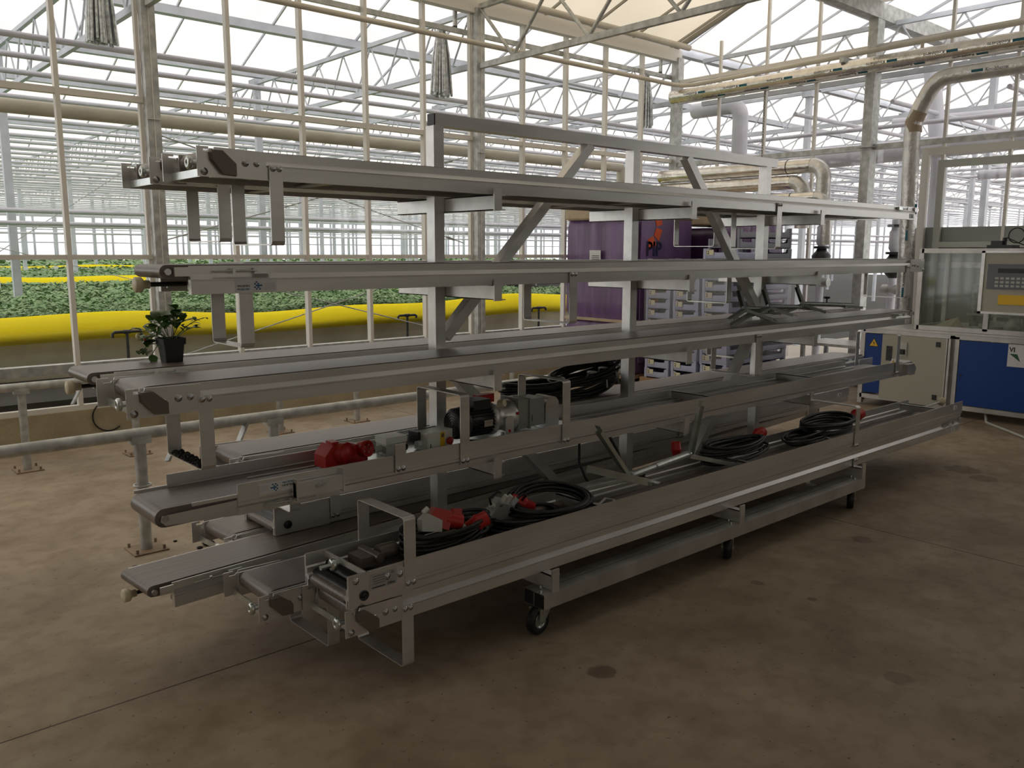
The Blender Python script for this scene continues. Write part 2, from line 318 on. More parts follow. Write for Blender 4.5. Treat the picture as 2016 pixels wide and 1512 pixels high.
w2 = MB().box(-8, fy, 0, 62, fy + .1, .7).build('wall_north', FARW); tag(w2, kind='structure')
MB().add([(-8, fy + .02, .7), (62, fy + .02, .7), (62, fy + .02, 4.4), (-8, fy + .02, 4.4)], [(0, 1, 2, 3)]).build('glass_pane', FARG, w2)
b = MB()
for i in range(70): b.box(-7.6 + i, fy - .03, 0, -7.5 + i, fy + .05, 4.4)
for z in (1.3, 2.0, 2.7, 3.4): b.box(-8, fy - .02, z, 62, fy + .02, z + .06)
b.build('mullions', GALVL, w2)
w3 = MB().add([(62, -14, .0), (62, fy, .0), (62, fy, 4.5), (62, -14, 4.5)], [(0, 1, 2, 3)]).build('wall_east', FARG); tag(w3, kind='structure')
b = MB()
for i in range(60): b.box(61.9, -13 + i * 1.1, 0, 61.98, -12.9 + i * 1.1, 4.4)
b.build('mullions', GALVL, w3)
w4 = MB().add([(-8.05, YW, 0), (-8.05, fy, 0), (-8.05, fy, 4.5), (-8.05, YW, 4.5)], [(0, 1, 2, 3)]).build('wall_west', FARG); tag(w4, kind='structure')
w5 = MB().add([(XW, -14, 0), (62, -14, 0), (62, -14, 4.5), (XW, -14, 4.5)], [(0, 1, 2, 3)]).build('wall_south', FARG); tag(w5, kind='structure')

# posts, lattice girders, pipes of the glasshouse: one prototype each, then copies
pt = empty('steel_post', 'haze-toned galvanised steel post standing in the planted greenhouse beyond the glass walls', 'post', group='posts of the planted greenhouse')
MB().box(-.05, -.04, 0, .05, .04, 4.3).build('shaft', GALVL, pt)
MB().box(-.09, -.09, 4.16, .09, .09, 4.28).build('cap_plate', GALVL, pt)
first = True
postpos = []
for i in range(0, 16):
    for j in (0, 2, 4, 6, 8, 10, 12, 14):
        X = 2.67 + 3.6 * (i - 1); Y = gut[j]
        if j == 0 and X < XW + .5: continue
        if X < -3 or X > Y * 2.6 + 8: continue
        postpos.append((X, Y))
for X in (XW + 3.6, XW + 7.2, XW + 10.8, XW + 14.4):
    for Y in (4.84, 1.98, -.88): postpos.append((X, Y))
for i, (X, Y) in enumerate(postpos):
    o = pt if i == 0 else copy_tree(pt); o.location = (X, Y, 0)
def girder(L, z0=3.66, z1=4.24, n=8, m_=GALVL, name='lattice_girder', lr=.011):
    g = empty(name); MB().box(-.025, 0, z0 - .03, .025, L, z0 + .03).build('bottom_chord', m_, g); MB().box(-.025, 0, z1 - .03, .025, L, z1 + .02).build('top_chord', m_, g)
    w = MB(); st = L / n
    for k in range(n): w.cyl((0, st * k, z1 - .02), (0, st * (k + .5), z0 + .02), lr, 8); w.cyl((0, st * (k + .5), z0 + .02), (0, st * (k + 1), z1 - .02), lr, 8)
    w.build('lacing', m_, g); return g
G = girder(5.5); tag(G, 'haze-toned lattice girder spanning under the greenhouse roof beyond the glass walls', 'girder', 'lattice girders of the planted greenhouse')
gp = []
for i in range(0, 15):
    for j in (0, 2, 4, 6, 8, 10, 12):
        X = 2.67 + 3.6 * (i - 1)
        if X > gut[j] * 2.4 + 6 or X < -2: continue
        gp.append((X, gut[j] + .08))
for X in (XW + .35, XW + 3.6, XW + 7.2, XW + 10.8, XW + 14.4):
    for Y in (1.98, -3.52): gp.append((X, Y))
for i, (X, Y) in enumerate(gp):
    o = G if i == 0 else copy_tree(G); o.location = (X, Y, 0)
hg = girder(7.7, 3.64, 4.27, 7, GALV, lr=.019); hg.location = (6.27, YW - .1 - 7.7, 0); tag(hg, 'grey lattice girder above the rack, bolted to the hall post in mid picture', 'girder')
hg2 = copy_tree(hg); hg2.location = (2.67, YW - .1 - 7.7, 0); tag(hg2, 'grey girder end at the top of the leftmost wide hall post', 'girder')
# pipes along the bays
hp = MB().cyl((-7.5, 0, 0), (60, 0, 0), .028, 8).build('heating_pipe', PIPEW); tag(hp, 'thin white heating pipe running lengthwise under the planted greenhouse roof', 'pipe', 'heating pipes under the planted greenhouse roof')
ys = [8.4, 9.25, 10.1]; y = 11.7
while y < 50: ys.append(y); y += .95 if y < 28 else 1.4
for i, y in enumerate(ys):
    o = hp if i == 0 else hp.copy()
    if i: C.objects.link(o)
    o.location = (0, y, 3.4)
hs = MB()
for (y, z) in ((12.3, 2.1), (12.6, 1.95), (20, 2.1), (28, 2.1)): 
    o = MB().cyl((-7.5, y, z), (60, y, z), .03, 8).build('crop_pipe', PIPEW); tag(o, 'low white pipe running between greenhouse posts at head height', 'pipe', 'low pipes of the planted greenhouse')
tag(MB().cyl((-7.8, 8.25, 2.79), (9.4, 8.25, 2.79), .062, 12).cyl((9.4, 8.25, 2.79), (9.4, 8.25, 2.3), .062, 12).build('heating_main', PIPEB), 'thick beige pipe just beyond the left glass wall under the upper rail', 'pipe')
lp = MB(); lp.tube([(-8, 7.35, 3.8), (8.35, 7.35, 3.8), (8.5, 7.3, 3.8), (8.6, 7.15, 3.8), (XW - .2, 7.15, 3.8)] if False else [(-7.9, 7.35, 3.8), (9.4, 7.35, 3.8), (9.55, 7.3, 3.8), (9.6, 7.15, 3.8), (9.6, -8, 4.0)], .028, 10)
tag(lp.build('sprinkler_pipe', PIPEB), 'beige pipe that follows both glass walls high up and turns at the corner', 'pipe')
# beds
def bed(yb, L0, L1, zt, first_=False):
    tag(MB().box(L0, yb, 0, L1, yb + .12, .5).build('bed_plinth', DARKG), 'dark base under a raised strawberry-green planting bed' if False else ('dark plinth under the nearest planting bed' if first_ else 'dark plinth under the farther planting bed'), 'plinth')
bx0, bx1 = -6, 11
tag(MB().box(bx0, 9.62, .5, bx1, 9.7, .72).box(bx0, 9.62, 0, bx1, 9.66, .5).build('bed_wall', BEDC), 'concrete side of the nearest planting bed below the yellow film', 'planter')
tag(MB().box(bx0, 8.1, .0, bx1, 9.55, .3).build('trench_cover', DARKG), 'black covered trench between the left glass wall and the planting bed', 'trench')
for (yb, zb, h, sag, lab) in ((9.56, .67, .25, .035, 'yellow plastic film hanging along the near edge of the planting bed'), (19.3, .78, .3, .02, 'yellow film band across the middle of the planted area'), (31, .85, .25, .02, 'farthest thin yellow film band in the planted area')):
    b = MB(); n = 150; cs = [(.06, 1.0), (.02, 1.0), (-.04, .96), (-.085, .87), (-.12, .77), (-.15, .67), (-.172, .57), (-.19, .47), (-.202, .37), (-.206, .28), (-.198, .18), (-.175, .09), (-.13, 0)]
    xe = bx1 if yb < 10 else (28 if yb < 25 else 40)
    for i in range(n + 1):
        x = bx0 + (xe - bx0) * i / n; wv = sag * math.sin(x * .9) + sag * .6 * math.sin(x * 2.3 + 1)
        for (dy, t) in cs: b.v.append((x, yb + dy, zb + wv * (.5 + t * .5) + h * t))
    m_ = len(cs)
    for i in range(n):
        for k in range(m_ - 1): b.f.append((i * m_ + k, (i + 1) * m_ + k, (i + 1) * m_ + k + 1, i * m_ + k + 1)); b.sm.append(True)
    tag(b.build('plastic_film', YFILM), lab, 'film')
rnd = random.Random(3)
def crop(y0, y1, x0, x1, count, z, size, lab):
    b = MB(); b.add([(x0, y0, z - .04), (x1, y0, z - .04), (x1, y1, z - .04), (x0, y1, z - .04)], [(0, 1, 2, 3)])
    for i in range(count):
        t = rnd.random() ** 1.6; y = y0 + (y1 - y0) * t; x = x0 + (x1 - x0) * rnd.random() if y > 15 else x0 + (min(x1, 18) - x0) * rnd.random()
        s = size * rnd.uniform(.6, 1.4) * (1 + t * 1.5); a = rnd.uniform(0, 6.28); tl = rnd.uniform(-.7, .7); zz = z + rnd.uniform(-.03, .06) + .03 * math.sin(x * 3) * math.sin(y * 3)
        u = Vector((math.cos(a), math.sin(a), tl * .6)).normalized() * s; w = Vector((-math.sin(a), math.cos(a), rnd.uniform(-.4, .4))).normalized() * s * .8; p = Vector((x, y, zz))
        b.add([p - u, p - w * .8, p + u + Vector((0, 0, s * .3)), p + w * .8], [(0, 1, 2, 3)])
    tag(b.build('strawberry_crop' if False else 'leafy_crop', FIELD), lab, 'plants', kind='stuff')
crop(9.72, 19.1, bx0, 11, 110000, .9, .024, 'dense low green leafy plants filling the nearest planting bed')
crop(19.5, 30.8, bx0, 28, 26000, 1.0, .038, 'green leafy plants beyond the second yellow film band')
crop(31.2, 50, bx0, 40, 4000, 1.05, .12, 'farthest strip of green plants in the greenhouse')
for i, (x, y) in enumerate(((2.6, 14.2), (3.4, 13.4), (5.6, 26.5), (6.6, 27.5), (7.2, 28.5))):
    o = MB().box(-.06, -.004, .0, .06, .004, .09).box(-.006, -.006, -.12, .006, .006, .0).build('plant_marker', PAPER); o.location = (x, y, 1.06)
    tag(o, ['small white plant marker card in the crop, the left one of the nearer pair', 'small blank white plant marker card in the crop, the right one of the nearer pair', 'tiny far marker card in the planted strip, leftmost of three', 'tiny far marker card in the planted strip, middle of three', 'tiny far marker card in the planted strip, rightmost of three'][i], 'marker')
# T shaped stand pipes
def tpipe(x, y, lab):
    t = empty('irrigation_standpipe', lab, 'standpipe', (x, y, 0))
    b = MB().cyl((0, 0, .3), (0, 0, .84), .014, 8).tube([(-.13, 0, .8), (-.13, 0, .835), (-.11, 0, .85), (.11, 0, .85), (.13, 0, .84), (.13, 0, .81)], .014, 8)
    b.cyl((-.03, 0, .85), (.03, 0, .85), .019, 8).build('riser', BLACK, t)
tpipe(2.55, 8.3, 'black T shaped standpipe behind the glass left of the potted plant')
tpipe(5.75, 8.35, 'black T shaped standpipe behind the glass near the middle hall post')
tpipe(7.9, 8.35, 'black T shaped standpipe behind the glass beside the purple bag pallet')
# silver strip bundles
def bundle(x, lab, zt=4.2):
    t = empty('foil_bundle', lab, 'screen bundle', (x, YW + .3, 0)); b = MB(); r_ = random.Random(int(x * 10))
    MB().box(-.02, -.27, zt - .02, .02, .03, zt).box(-.02, -.27, zt - .02, .02, -.24, 4.25).build('hanger', GALV, t)
    for i in range(70):
        a = r_.uniform(0, 6.28); q = math.sqrt(r_.random()); dx, dy = math.cos(a) * q, math.sin(a) * q; zb = 3.33 + r_.uniform(0, .05)
        b.tube([(dx * .045, dy * .04, zt), (dx * .07, dy * .06, zt - .12), (dx * .1, dy * .08, 3.75), (dx * .13, dy * .1, zb)], [.006, .01, .013, .015], 5)
    b.build('strips', mat('silver_screen', (.6, .62, .64), .3, .7, var=.3, vscale=30), t)
bundle(2.42, 'hanging bundle of silver screen strips left of the leftmost wide hall post')
bundle(6.03, 'hanging bundle of silver screen strips left of the middle hall post', 4.05)
bundle(9.6, 'hanging bundle of silver screen strips beside the hall corner post', 4.05)
# bracing cables
for (a, b_, lab) in (((2.75, 7.84, 2.62), (6.2, 7.84, 1.7), 'steel bracing cable falling to the right between the two wide posts'), ((2.75, 7.86, 1.68), (6.2, 7.86, 2.66), 'steel bracing cable rising to the right between the two wide posts'),
                     ((2.75, 7.84, 1.5), (6.2, 7.84, .62), 'lower bracing cable falling right across the yellow film'), ((2.75, 7.86, .6), (6.2, 7.86, 1.5), 'lower bracing cable rising right across the yellow film')):
    A = Vector(a); B = Vector(b_); o = MB().cyl(a, b_, .006, 6).build('bracing_cable', GALV); tag(o, lab, 'cable')
    q = A.lerp(B, .93); q2 = A.lerp(B, .96); MB().cyl(q, q2, .014, 8).build('turnbuckle', GALV, o)
for (a, b_, lab) in (((-1.5, 12.9, 2.7), (5.2, 13.2, .9), 'thin far bracing wire falling right at the left edge'), ((1.8, 13.2, 1.1), (5.4, 13.2, 3.6), 'thin far bracing wire rising right behind the leftmost mullion')):
    tag(MB().cyl(a, b_, .006, 5).build('bracing_cable', GALV), lab, 'cable')
tag(MB().cyl((6.4, 7.85, 3.74), (9.8, 8.7, 3.9), .02, 8).build('drive_rod', GALVL), 'thin grey rod crossing behind the glass right of the middle post', 'rod')

# ------------------------------------------------------------------ behind the right wall
def elbow_pipe(name, pts, r, m_, lab, n=14, cat='pipe'):
    P = [Vector(p) for p in pts]; out = [P[0]]
    for i in range(1, len(P) - 1):
        a = (P[i - 1] - P[i]).normalized(); b = (P[i + 1] - P[i]).normalized(); rr = r * 1.8
        for k in range(7):
            t = k / 6; out.append((P[i] + a * rr) * (1 - t) ** 2 + P[i] * 2 * t * (1 - t) + (P[i] + b * rr) * t * t)
    out.append(P[-1]); return tag(MB().tube(out, r, n).build(name, m_), lab, cat)
elbow_pipe('heating_main', [(11.2, 2, 2.95), (11.2, 7.6, 2.85)], .13, PIPEW, 'thick white heating main behind the right glass wall, running level')
elbow_pipe('heating_main', [(10.6, 7.9, 3.65), (10.6, 7.1, 3.65), (10.6, 7.1, 0)], .11, PIPEW, 'white heating main with an elbow dropping down behind the glass near the corner')
elbow_pipe('heating_main', [(11.5, 4.9, 4.0), (11.5, 4.7, 2.7), (11.5, 4.7, 0)], .1, PIPEW, 'white vertical main behind the post of the right glass wall')
elbow_pipe('heating_main', [(12.5, -2, 3.3), (12.5, 5.8, 3.45)], .06, PIPEW, 'white mid-size pipe above the thick main behind the right wall')
elbow_pipe('heating_main', [(12.0, -3, 2.55), (12.0, 4.4, 2.6)], .06, PIPEW, 'white mid-size pipe low behind the door of the right wall')
for i in range(9):
    o = MB().cyl((XW + .3, -4 + i * 1.25, 3.35), (45, -4 + i * 1.25, 3.35), .028, 8).build('heating_pipe', PIPEW); tag(o, 'white heating pipe behind the right glass wall', 'pipe', 'heating pipes behind the right glass wall')
for i in range(8):
    o = MB().cyl((XW + 1.2 + i * 1.7, -8, 3.2 - .0 * i), (XW + 1.2 + i * 1.7, 7.5, 3.2), .028, 8).build('cross_pipe', PIPEW); tag(o, 'white pipe crossing behind the right glass wall', 'pipe', 'cross pipes behind the right glass wall')

# ------------------------------------------------------------------ foil wrapped pipes in the hall
def lettering_on_pipe(parent, origin, axis, side, r, L, step, flip=False, phase=0.0, rows=(0.0,)):
    ax = Vector(axis).normalized(); sd = Vector(side).normalized(); w = ax.cross(sd); ink = MB(); pill = MB(); nsteps = int(L / step)
    base = text_mb('Kooltherm', .048)
    for ri, ang0 in enumerate(rows):
        for k_ in range(nsteps):
            s0 = phase + (k_ + .45 * (ri % 2)) * step
            if s0 + .5 > L: continue
            for (vx, vy) in [(0, 0)]:
                vs = []
                for (px, py, pz) in base.v:
                    u_ = s0 + .12 + px if not flip else s0 + .36 - px; t = ang0 + (py - .017) / r * (-1 if not flip else 1)
                    vs.append(Vector(origin) + ax * u_ + (sd * math.cos(t) + w * math.sin(t)) * (r + .002))
                ink.add(vs, base.f)
                us = (s0 - .01, s0 + .1) if not flip else (s0 + .38, s0 + .49)
                vs = []; fs = []
                for a_ in range(2):
                    for b_ in range(5):
                        t = ang0 + (-.013 + .0065 * b_) / r; vs.append(Vector(origin) + ax * us[a_] + (sd * math.cos(t) + w * math.sin(t)) * (r + .002))
                for b_ in range(4): fs.append((b_, b_ + 1, b_ + 6, b_ + 5))
                pill.add(vs, fs)
    ink.build('lettering', INK, parent); pill.build('printed_band', TEAL, parent)
k1 = elbow_pipe('foil_pipe', [(9.5, 7.45, 3.66), (9.5, -2, 3.66)], .085, FOIL, 'long silver foil pipe with Kooltherm print, mounted high along the right wall', 20)
lettering_on_pipe(k1, (9.5, 7.35, 3.66), (0, -1, 0), (-1, 0, -.25), .085, 6, .62, True, 0, (-.15, .85))
MB().box(9.4, 4.98, 3.72, 9.82, 5.03, 3.78).build('pipe_bracket', GALV, k1)
b = MB()
for i in range(30): b.tube([(9.45 + (.012 * math.cos(a * 1.05) if i % 2 else 0), 6.0 + (0 if i % 2 else .012 * math.cos(a * 1.05)), 3.56 - i * .032 + .02 * math.sin(a * 1.05)) for a in range(6)], .0035, 4, closed=True)
tag(b.build('chain', mat('dark_chain', (.1, .1, .1), .5, .6)), 'thin dark chain hanging from the long high foil pipe', 'chain')
for (x_, y_, lab) in ((9.6, 7.0, 'small nozzle under the high beige pipe near the hall corner'), (9.6, 4.2, 'small nozzle under the high beige pipe near the right picture edge')):
    z_ = 3.8 if y_ > 6 else 3.84
    tag(MB().cyl((x_, y_, z_ - .02), (x_, y_, z_ - .07), .018, 10).cyl((x_, y_, z_ - .07), (x_, y_, z_ - .1), .026, 10).build('nozzle', PIPEB), lab, 'nozzle')
k2 = elbow_pipe('foil_pipe', [(9.5, -2, 3.45), (9.5, 3.98, 3.42), (9.5, 4.2, 3.0), (9.5, 4.13, .35)], .085, FOILG, 'silver foil pipe with Kooltherm print that bends down to the floor by the machine', 20)
lettering_on_pipe(k2, (9.5, 3.7, 3.43), (0, -1, 0), (-1, 0, -.25), .085, 2.6, .62, False, .1, (-.1, .8))
lettering_on_pipe(k2, (9.5, 4.13, .5), (0, 0, 1), (-1, -.2, 0), .085, 2.3, .62, False, 0, (-.3, .55))
MB().tube([(9.5, 4.14, 3.1), (9.5, 4.19, 2.98), (9.5, 4.185, 2.88)], .087, 16).build('tape_band', TAPE, k2)
labs = ['upper of three level foil pipes above the crate stacks', 'middle of three level foil pipes above the crate stacks', 'lowest and thinner of three level foil pipes above the crate stacks']
for i, (z, ye, r, zd) in enumerate(((2.62, 5.15, .085, 1.2), (2.44, 5.4, .085, 1.2), (2.24, 4.98, .06, 1.2))):
    xp = 9.5 if i < 2 else 9.31
    q = elbow_pipe('foil_pipe', [(xp, 7.6, z), (xp, ye + .2, z)], r, FOIL, labs[i], 18)
    elb = MB(); P = []
    for k_ in range(8): t = k_ / 7 * math.pi / 2; P.append((xp, ye + .2 - math.sin(t) * .16, z - .16 + math.cos(t) * .16))
    P.append((xp, ye + .04, z - .55)); elb.tube(P, r * 1.0, 16); elb.build('elbow', FOILG, q)
    MB().tube([(xp, ye + .5 + k_ * .004, z) for k_ in range(3)], r + .004, 16).build('black_strap', BLACK, q)
# valves
def valve(x, y, z0, lab):
    t = empty('heating_valve', lab, 'valve', (x, y, 0))
    MB().cyl((0, 0, 0), (0, 0, 2.0), .05, 14).build('pipe', PIPEW, t)
    MB().lathe([(z0 - .26, .05), (z0 - .2, .1), (z0 - .06, .12), (z0, .07), (z0 + .04, .05)], (0, 0, 0), (0, 0, 1), 18).build('valve_body', BLACK, t)
    MB().lathe([(z0 + .05, .04), (z0 + .1, .07), (z0 + .3, .07), (z0 + .34, .04)], (0, 0, 0), (0, 0, 1), 18).build('actuator', PIPEW, t)
    f = MB()
    for zz in (z0 + .03, z0 + .36): f.cyl((0, 0, zz), (0, 0, zz + .03), .1, 16); 
    f.build('flange', BLACK, t); MB().cyl((0, -.12, z0 - .4), (0, .12, z0 - .4), .06, 12).cyl((0, 0, z0 - .55), (0, 0, z0 - .3), .05, 12).build('lower_valve', GALV, t)
valve(10.3, 5.6, 1.62, 'black and white heating valve left of the wide right wall post'); valve(10.3, 6.35, 1.62, 'black and white heating valve behind the crates, farther left of the two')
valve(10.5, 4.75, 1.55, 'black and white heating valve seen right of the wide right wall post')

# ------------------------------------------------------------------ floor rails at the left
def floor_rail(y, x0, x1, z, r, posts, lab, hooks):
    t = empty('floor_rail', lab, 'rail', (0, 0, 0))
    MB().cyl((x0, y, z), (x1, y, z), r, 16).build('rail_tube', GALV, t)
    for i, x in enumerate(posts):
        p = MB().cyl((x, y, .008), (x, y, z - r * .6), r * .95, 14).box(x - .05, y - r - .004, z - .05, x + .05, y + r + .004, z - .01).build('post', GALV, t)
        b = MB().box(x - .09, y - .09, 0, x + .09, y + .09, .008)
        for dx in (-.07, .07):
            for dy in (-.07, .07): b.cyl((x + dx, y + dy, .008), (x + dx, y + dy, .03), .008, 6)
        b.build('base_plate', mat('rusty_plate', (.3, .22, .15), .7, .3, var=.3), p)
    for x in hooks: MB().bar((x + .05, y - .01, z - .02), (x - .04, y - .05, z - .16), .012, .05, (0, 1, 0)).build('stop_plate', GALV, t)
    return t
fr = floor_rail(4.6, -3, 5.3, .64, .032, (-1.2, .1, 1.44, 2.2, 4.25, 5.1), 'nearer galvanised tube rail on floor posts behind the rack', (1.6, 1.98))
MB().tube([(1.44 + .045 * math.cos(a * .785), 4.6 + .045 * math.sin(a * .785), .36) for a in range(8)], .006, 6, closed=True).build('ring_clamp', GALV, fr)
floor_rail(6.9, -3, 6.9, .62, .03, (-.1, 1.36, 2.14, 3.37, 4.155, 6.13), 'farther galvanised tube rail on floor posts along the curb', (1.72, 4.4))
tag(MB().tube([(2.15 + .13 * math.cos(a * .2) , 7.625, .2 + .13 * math.sin(a * .2)) for a in range(5, 28)], .007, 6).build('hose_loop', BLACK), 'thin black hose loop hanging at the concrete curb', 'hose')
for i, (x, y, s) in enumerate(((1.72, 4.45, .035), (1.66, 4.42, .018), (1.6, 4.62, .012), (1.3, 4.35, .02), (.72, 4.6, .015))):
    o = MB().lathe([(0, s * .7), (s * .3, s), (s * .6, s * .7), (s * .7, 0)], (x, y, 0), (0, 0, 1), 7).build('soil_clod', SOIL)
    tag(o, ['largest dark clod of soil on the floor beside the foot of the near rail post', 'small crumb of soil left of the large clod', 'smallest soil crumb near the rail foot plate', 'soil crumb in front of the near rail foot plate', 'soil crumb far left on the floor'][i], 'soil')

# ------------------------------------------------------------------ the wheeled rack
RX = (2.37, 3.745, 5.09)
rack = empty('storage_rack', 'tall wheeled aluminium rack with cantilever arms carrying stacked conveyors', 'rack', (0, 0, 0))
for i, y in enumerate((2.40, 2.465)):
    MB().box(2.315, y, .125, 5.13, y + .058, .19).build('base_rail', ALUM, rack)
for i, y in enumerate((3.80, 3.865)):
    MB().box(2.315, y, .125, 5.13, y + .058, .19).build('base_rail', ALUM, rack)
MB().box(2.313, 2.402, .128, 2.318, 2.456, .187).box(2.313, 2.467, .128, 2.318, 2.52, .187).build('end_cap', BLACK, rack)
for x in RX:
    MB().box(x - .028, 3.17, .19, x + .028, 3.23, 2.16).build('post', ALU, rack)
    for z in (1.776, 1.391, .998, .603):
        a = MB().box(x + .03, 2.79, z, x + .034, 3.555, z + .065).box(x + .03, 2.79, z + .061, x + .07, 3.555, z + .065).box(x + .03, 2.79, z, x + .07, 3.555, z + .004).build('arm', ALU, rack)
        MB().box(x - .0, 2.782, z - .002, x + .042, 2.79, z + .09).build('end_tab', ALU, a)
    a = MB().box(x + .0, 2.41, .192, x + .005, 3.92, .257).box(x + .0, 2.41, .252, x + .045, 3.92, .257).build('base_arm', ALU, rack)
    MB().box(x - .01, 2.398, .19, x + .03, 2.406, .288).build('end_tab', ALU, a)
    for (dx, dy) in ((-.045, .03), (-.01, .07), (.035, .03), (.05, .09)): b = MB(); bolt(b, (x + dx, 2.4 + dy, .19), (0, 0, 1), .007, .012); b.build('bolt', STEEL, a)
MB().box(2.352, 3.17, 2.16, 5.19, 3.225, 2.215).build('top_rail', ALU, rack)
MB().box(2.346, 3.172, 2.162, 2.352, 3.223, 2.213).build('end_cap', BLACK, rack)
def brace(a, b_): MB().bar((a[0], 3.2, a[1]), (b_[0], 3.2, b_[1]), .05, .055, (0, 1, 0)).build('brace', ALU, rack)
brace((3.385, 2.16), (2.41, 1.2)); brace((4.225, 2.16), (5.08, 1.2)); brace((2.46, 1.02), (3.25, .27)); brace((4.98, 1.02), (4.38, .27))
def caster(x, y, yaw, lab_parent):
    c = empty('caster', None, None, (x, y, 0), yaw); c.parent = lab_parent
    MB().lathe([(-.016, .034), (-.021, .04), (-.021, .054), (-.014, .061), (0, .0625), (.014, .061), (.021, .054), (.021, .04), (.016, .034)], (-.03, 0, .0625), (0, 1, 0), 26).build('tyre', RUBBER, c)
    MB().lathe([(-.02, .0), (-.02, .012), (-.012, .014), (-.012, .028), (-.018, .03), (-.018, .036), (.018, .036), (.018, .03), (.012, .028), (.012, .014), (.02, .012), (.02, 0)], (-.03, 0, .0625), (0, 1, 0), 24).build('wheel_rim', ZINC, c)
    f = MB()
    for s in (-1, 1): f.prism([(-.05, .055), (-.03, .048), (-.015, .06), (.03, .112), (.03, .12), (-.05, .12)], 'y', s * .026, s * .029)
    f.box(-.05, -.03, .112, .04, .03, .12).cyl((-.03, -.034, .0625), (-.03, .034, .0625), .007, 8).cyl((0, 0, .116), (0, 0, .125), .03, 16).build('fork', ZINC, c)
for i, (x, y, yw) in enumerate(((2.36, 2.46, .15), (3.72, 2.46, .62), (5.07, 2.46, .45), (2.36, 3.86, .3), (3.74, 3.86, .8), (5.07, 3.86, 1.2))): caster(x, y, yw, rack)

# ------------------------------------------------------------------ conveyors
WD = .305
PROF = [(0, .0), (0, .043), (.004, .044), (.004, .047), (0, .048), (0, .05), (.016, .066), (.016, .094), (.021, .094), (.024, .06), (.024, .0)]
def mirror(p): return [(WD - a, b) for a, b in p][::-1]
def slab(mb, x0, x1, z0, z1, y0, y1, n=8, rt_=None, flipz=False):   # stadium shaped belt loop
    r = (z1 - z0) / 2; p = []; r2 = rt_ or r; zc = z1 - r; zd = z1 - r2 if not flipz else z0 + r2
    for k_ in range(n + 1): t = math.pi / 2 + math.pi * k_ / n; p.append((x0 + r + r * math.cos(t), zc + r * math.sin(t)))
    if rt_ and not flipz: p.append((x1 - .32, z0))
    for k_ in range(n + 1): t = -math.pi / 2 + math.pi * k_ / n; p.append((x1 - r2 + r2 * math.cos(t), zd + r2 * math.sin(t)))
    m_ = len(p); v = [(a, y0, b) for a, b in p] + [(a, y1, b) for a, b in p]
    mb.add(v, [(i, i + m_, (i + 1) % m_ + m_, (i + 1) % m_) for i in range(m_)], True); mb.add(v, [tuple(range(m_)), tuple(range(2 * m_ - 1, m_ - 1, -1))])
def plate_poly(L=.24, h=.097):
    return [(0, .0), (L, .0), (L, h * .96), (.075, h), (.06, h), (.056, h - .012), (.05, h - .012), (.048, h - .017), (.022, h - .017), (.022, h - .008), (.04, h - .008), (.04, h), (0, h)]
def u_bracket(par, x, updown, bottom, w=.05, t=.004, inside=False):
    """flat bar bent to a U that hangs below (or stands above) the conveyor"""
    br = MB(); z1 = .052 if updown < 0 else .05; zb = bottom
    y0, y1 = (-.006, WD + .006) if not inside else (.03, WD - .03); rr = .012
    path = [(y0, z1), (y0, zb + rr), (y0 + rr * .3, zb + rr * .3), (y0 + rr, zb), (y1 - rr, zb), (y1 - rr * .3, zb + rr * .3), (y1, zb + rr), (y1, z1)] if updown < 0 else \
           [(y0, z1 - .03), (y0, zb - rr), (y0 + rr * .3, zb - rr * .3), (y0 + rr, zb), (y1 - rr, zb), (y1 - rr * .3, zb - rr * .3), (y1, zb - rr), (y1, z1 - .03)]
    for (a, b_) in zip(path[:-1], path[1:]):
        a = Vector((x, a[0], a[1])); b_ = Vector((x, b_[0], b_[1])); br.bar(a, b_, w, t, (0, 1, 0) if abs((b_ - a).normalized().y) < .9 else (0, 0, 1))
    o = br.build('support_bracket', ALU, par)
    for yy, dd in ((y0 - t / 2, -1), (y1 + t / 2, 1)):
        if inside: break
        for dx in (-.012, .012):
            b = MB(); bolt(b, (x + dx, yy, z1 - .012 if updown < 0 else .036), (0, dd, 0), .0075); b.build('bolt', STEEL, o)
    return o
def sticker(par, x, y, z, w=.15, h=.042, flip=False, face=-1):
    st = MB().box(x, y - .0008, z, x + w, y, z + h).build('sticker', PAPER, par)
    def put(b, mt, nm, ox, oz, s=1):
        M_ = frame_m((x + ox, y - .0016, z + oz), (1, 0, 0), (0, 0, 1)) if not flip else frame_m((x + w - ox, y - .0016, z + h - oz), (-1, 0, 0), (0, 0, -1))
        b.xf(M_).build(nm, mt, st)
    put(text_mb('WILLBURG', .0095, bold=True), INK, 'lettering', .006, .018); put(text_mb('PROJECTEN', .0085, bold=True), BLUEINK, 'lettering', .006, .007)
    q = MB(); rr = random.Random(5)
    for (i, j) in ((0, 1), (1, 0), (1, 2), (2, 1), (2, 3), (3, 2), (3, 0), (0, 3), (1, 4), (4, 2), (2, 2)): q.add([(i * .006, j * .006, 0), (i * .006 + .006, j * .006 + .001, 0), (i * .006 + .005, j * .006 + .006, 0), (i * .006 - .001, j * .006 + .005, 0)], [(0, 1, 2, 3)])
    put(q, BLUEINK, 'emblem', .068, .007)
    l = MB()
    for i in range(4): l.box(0, i * .006, 0, .04, i * .006 + .0015, .0002)
    put(l, GREYP, 'small_print', .104, .009)
    return st
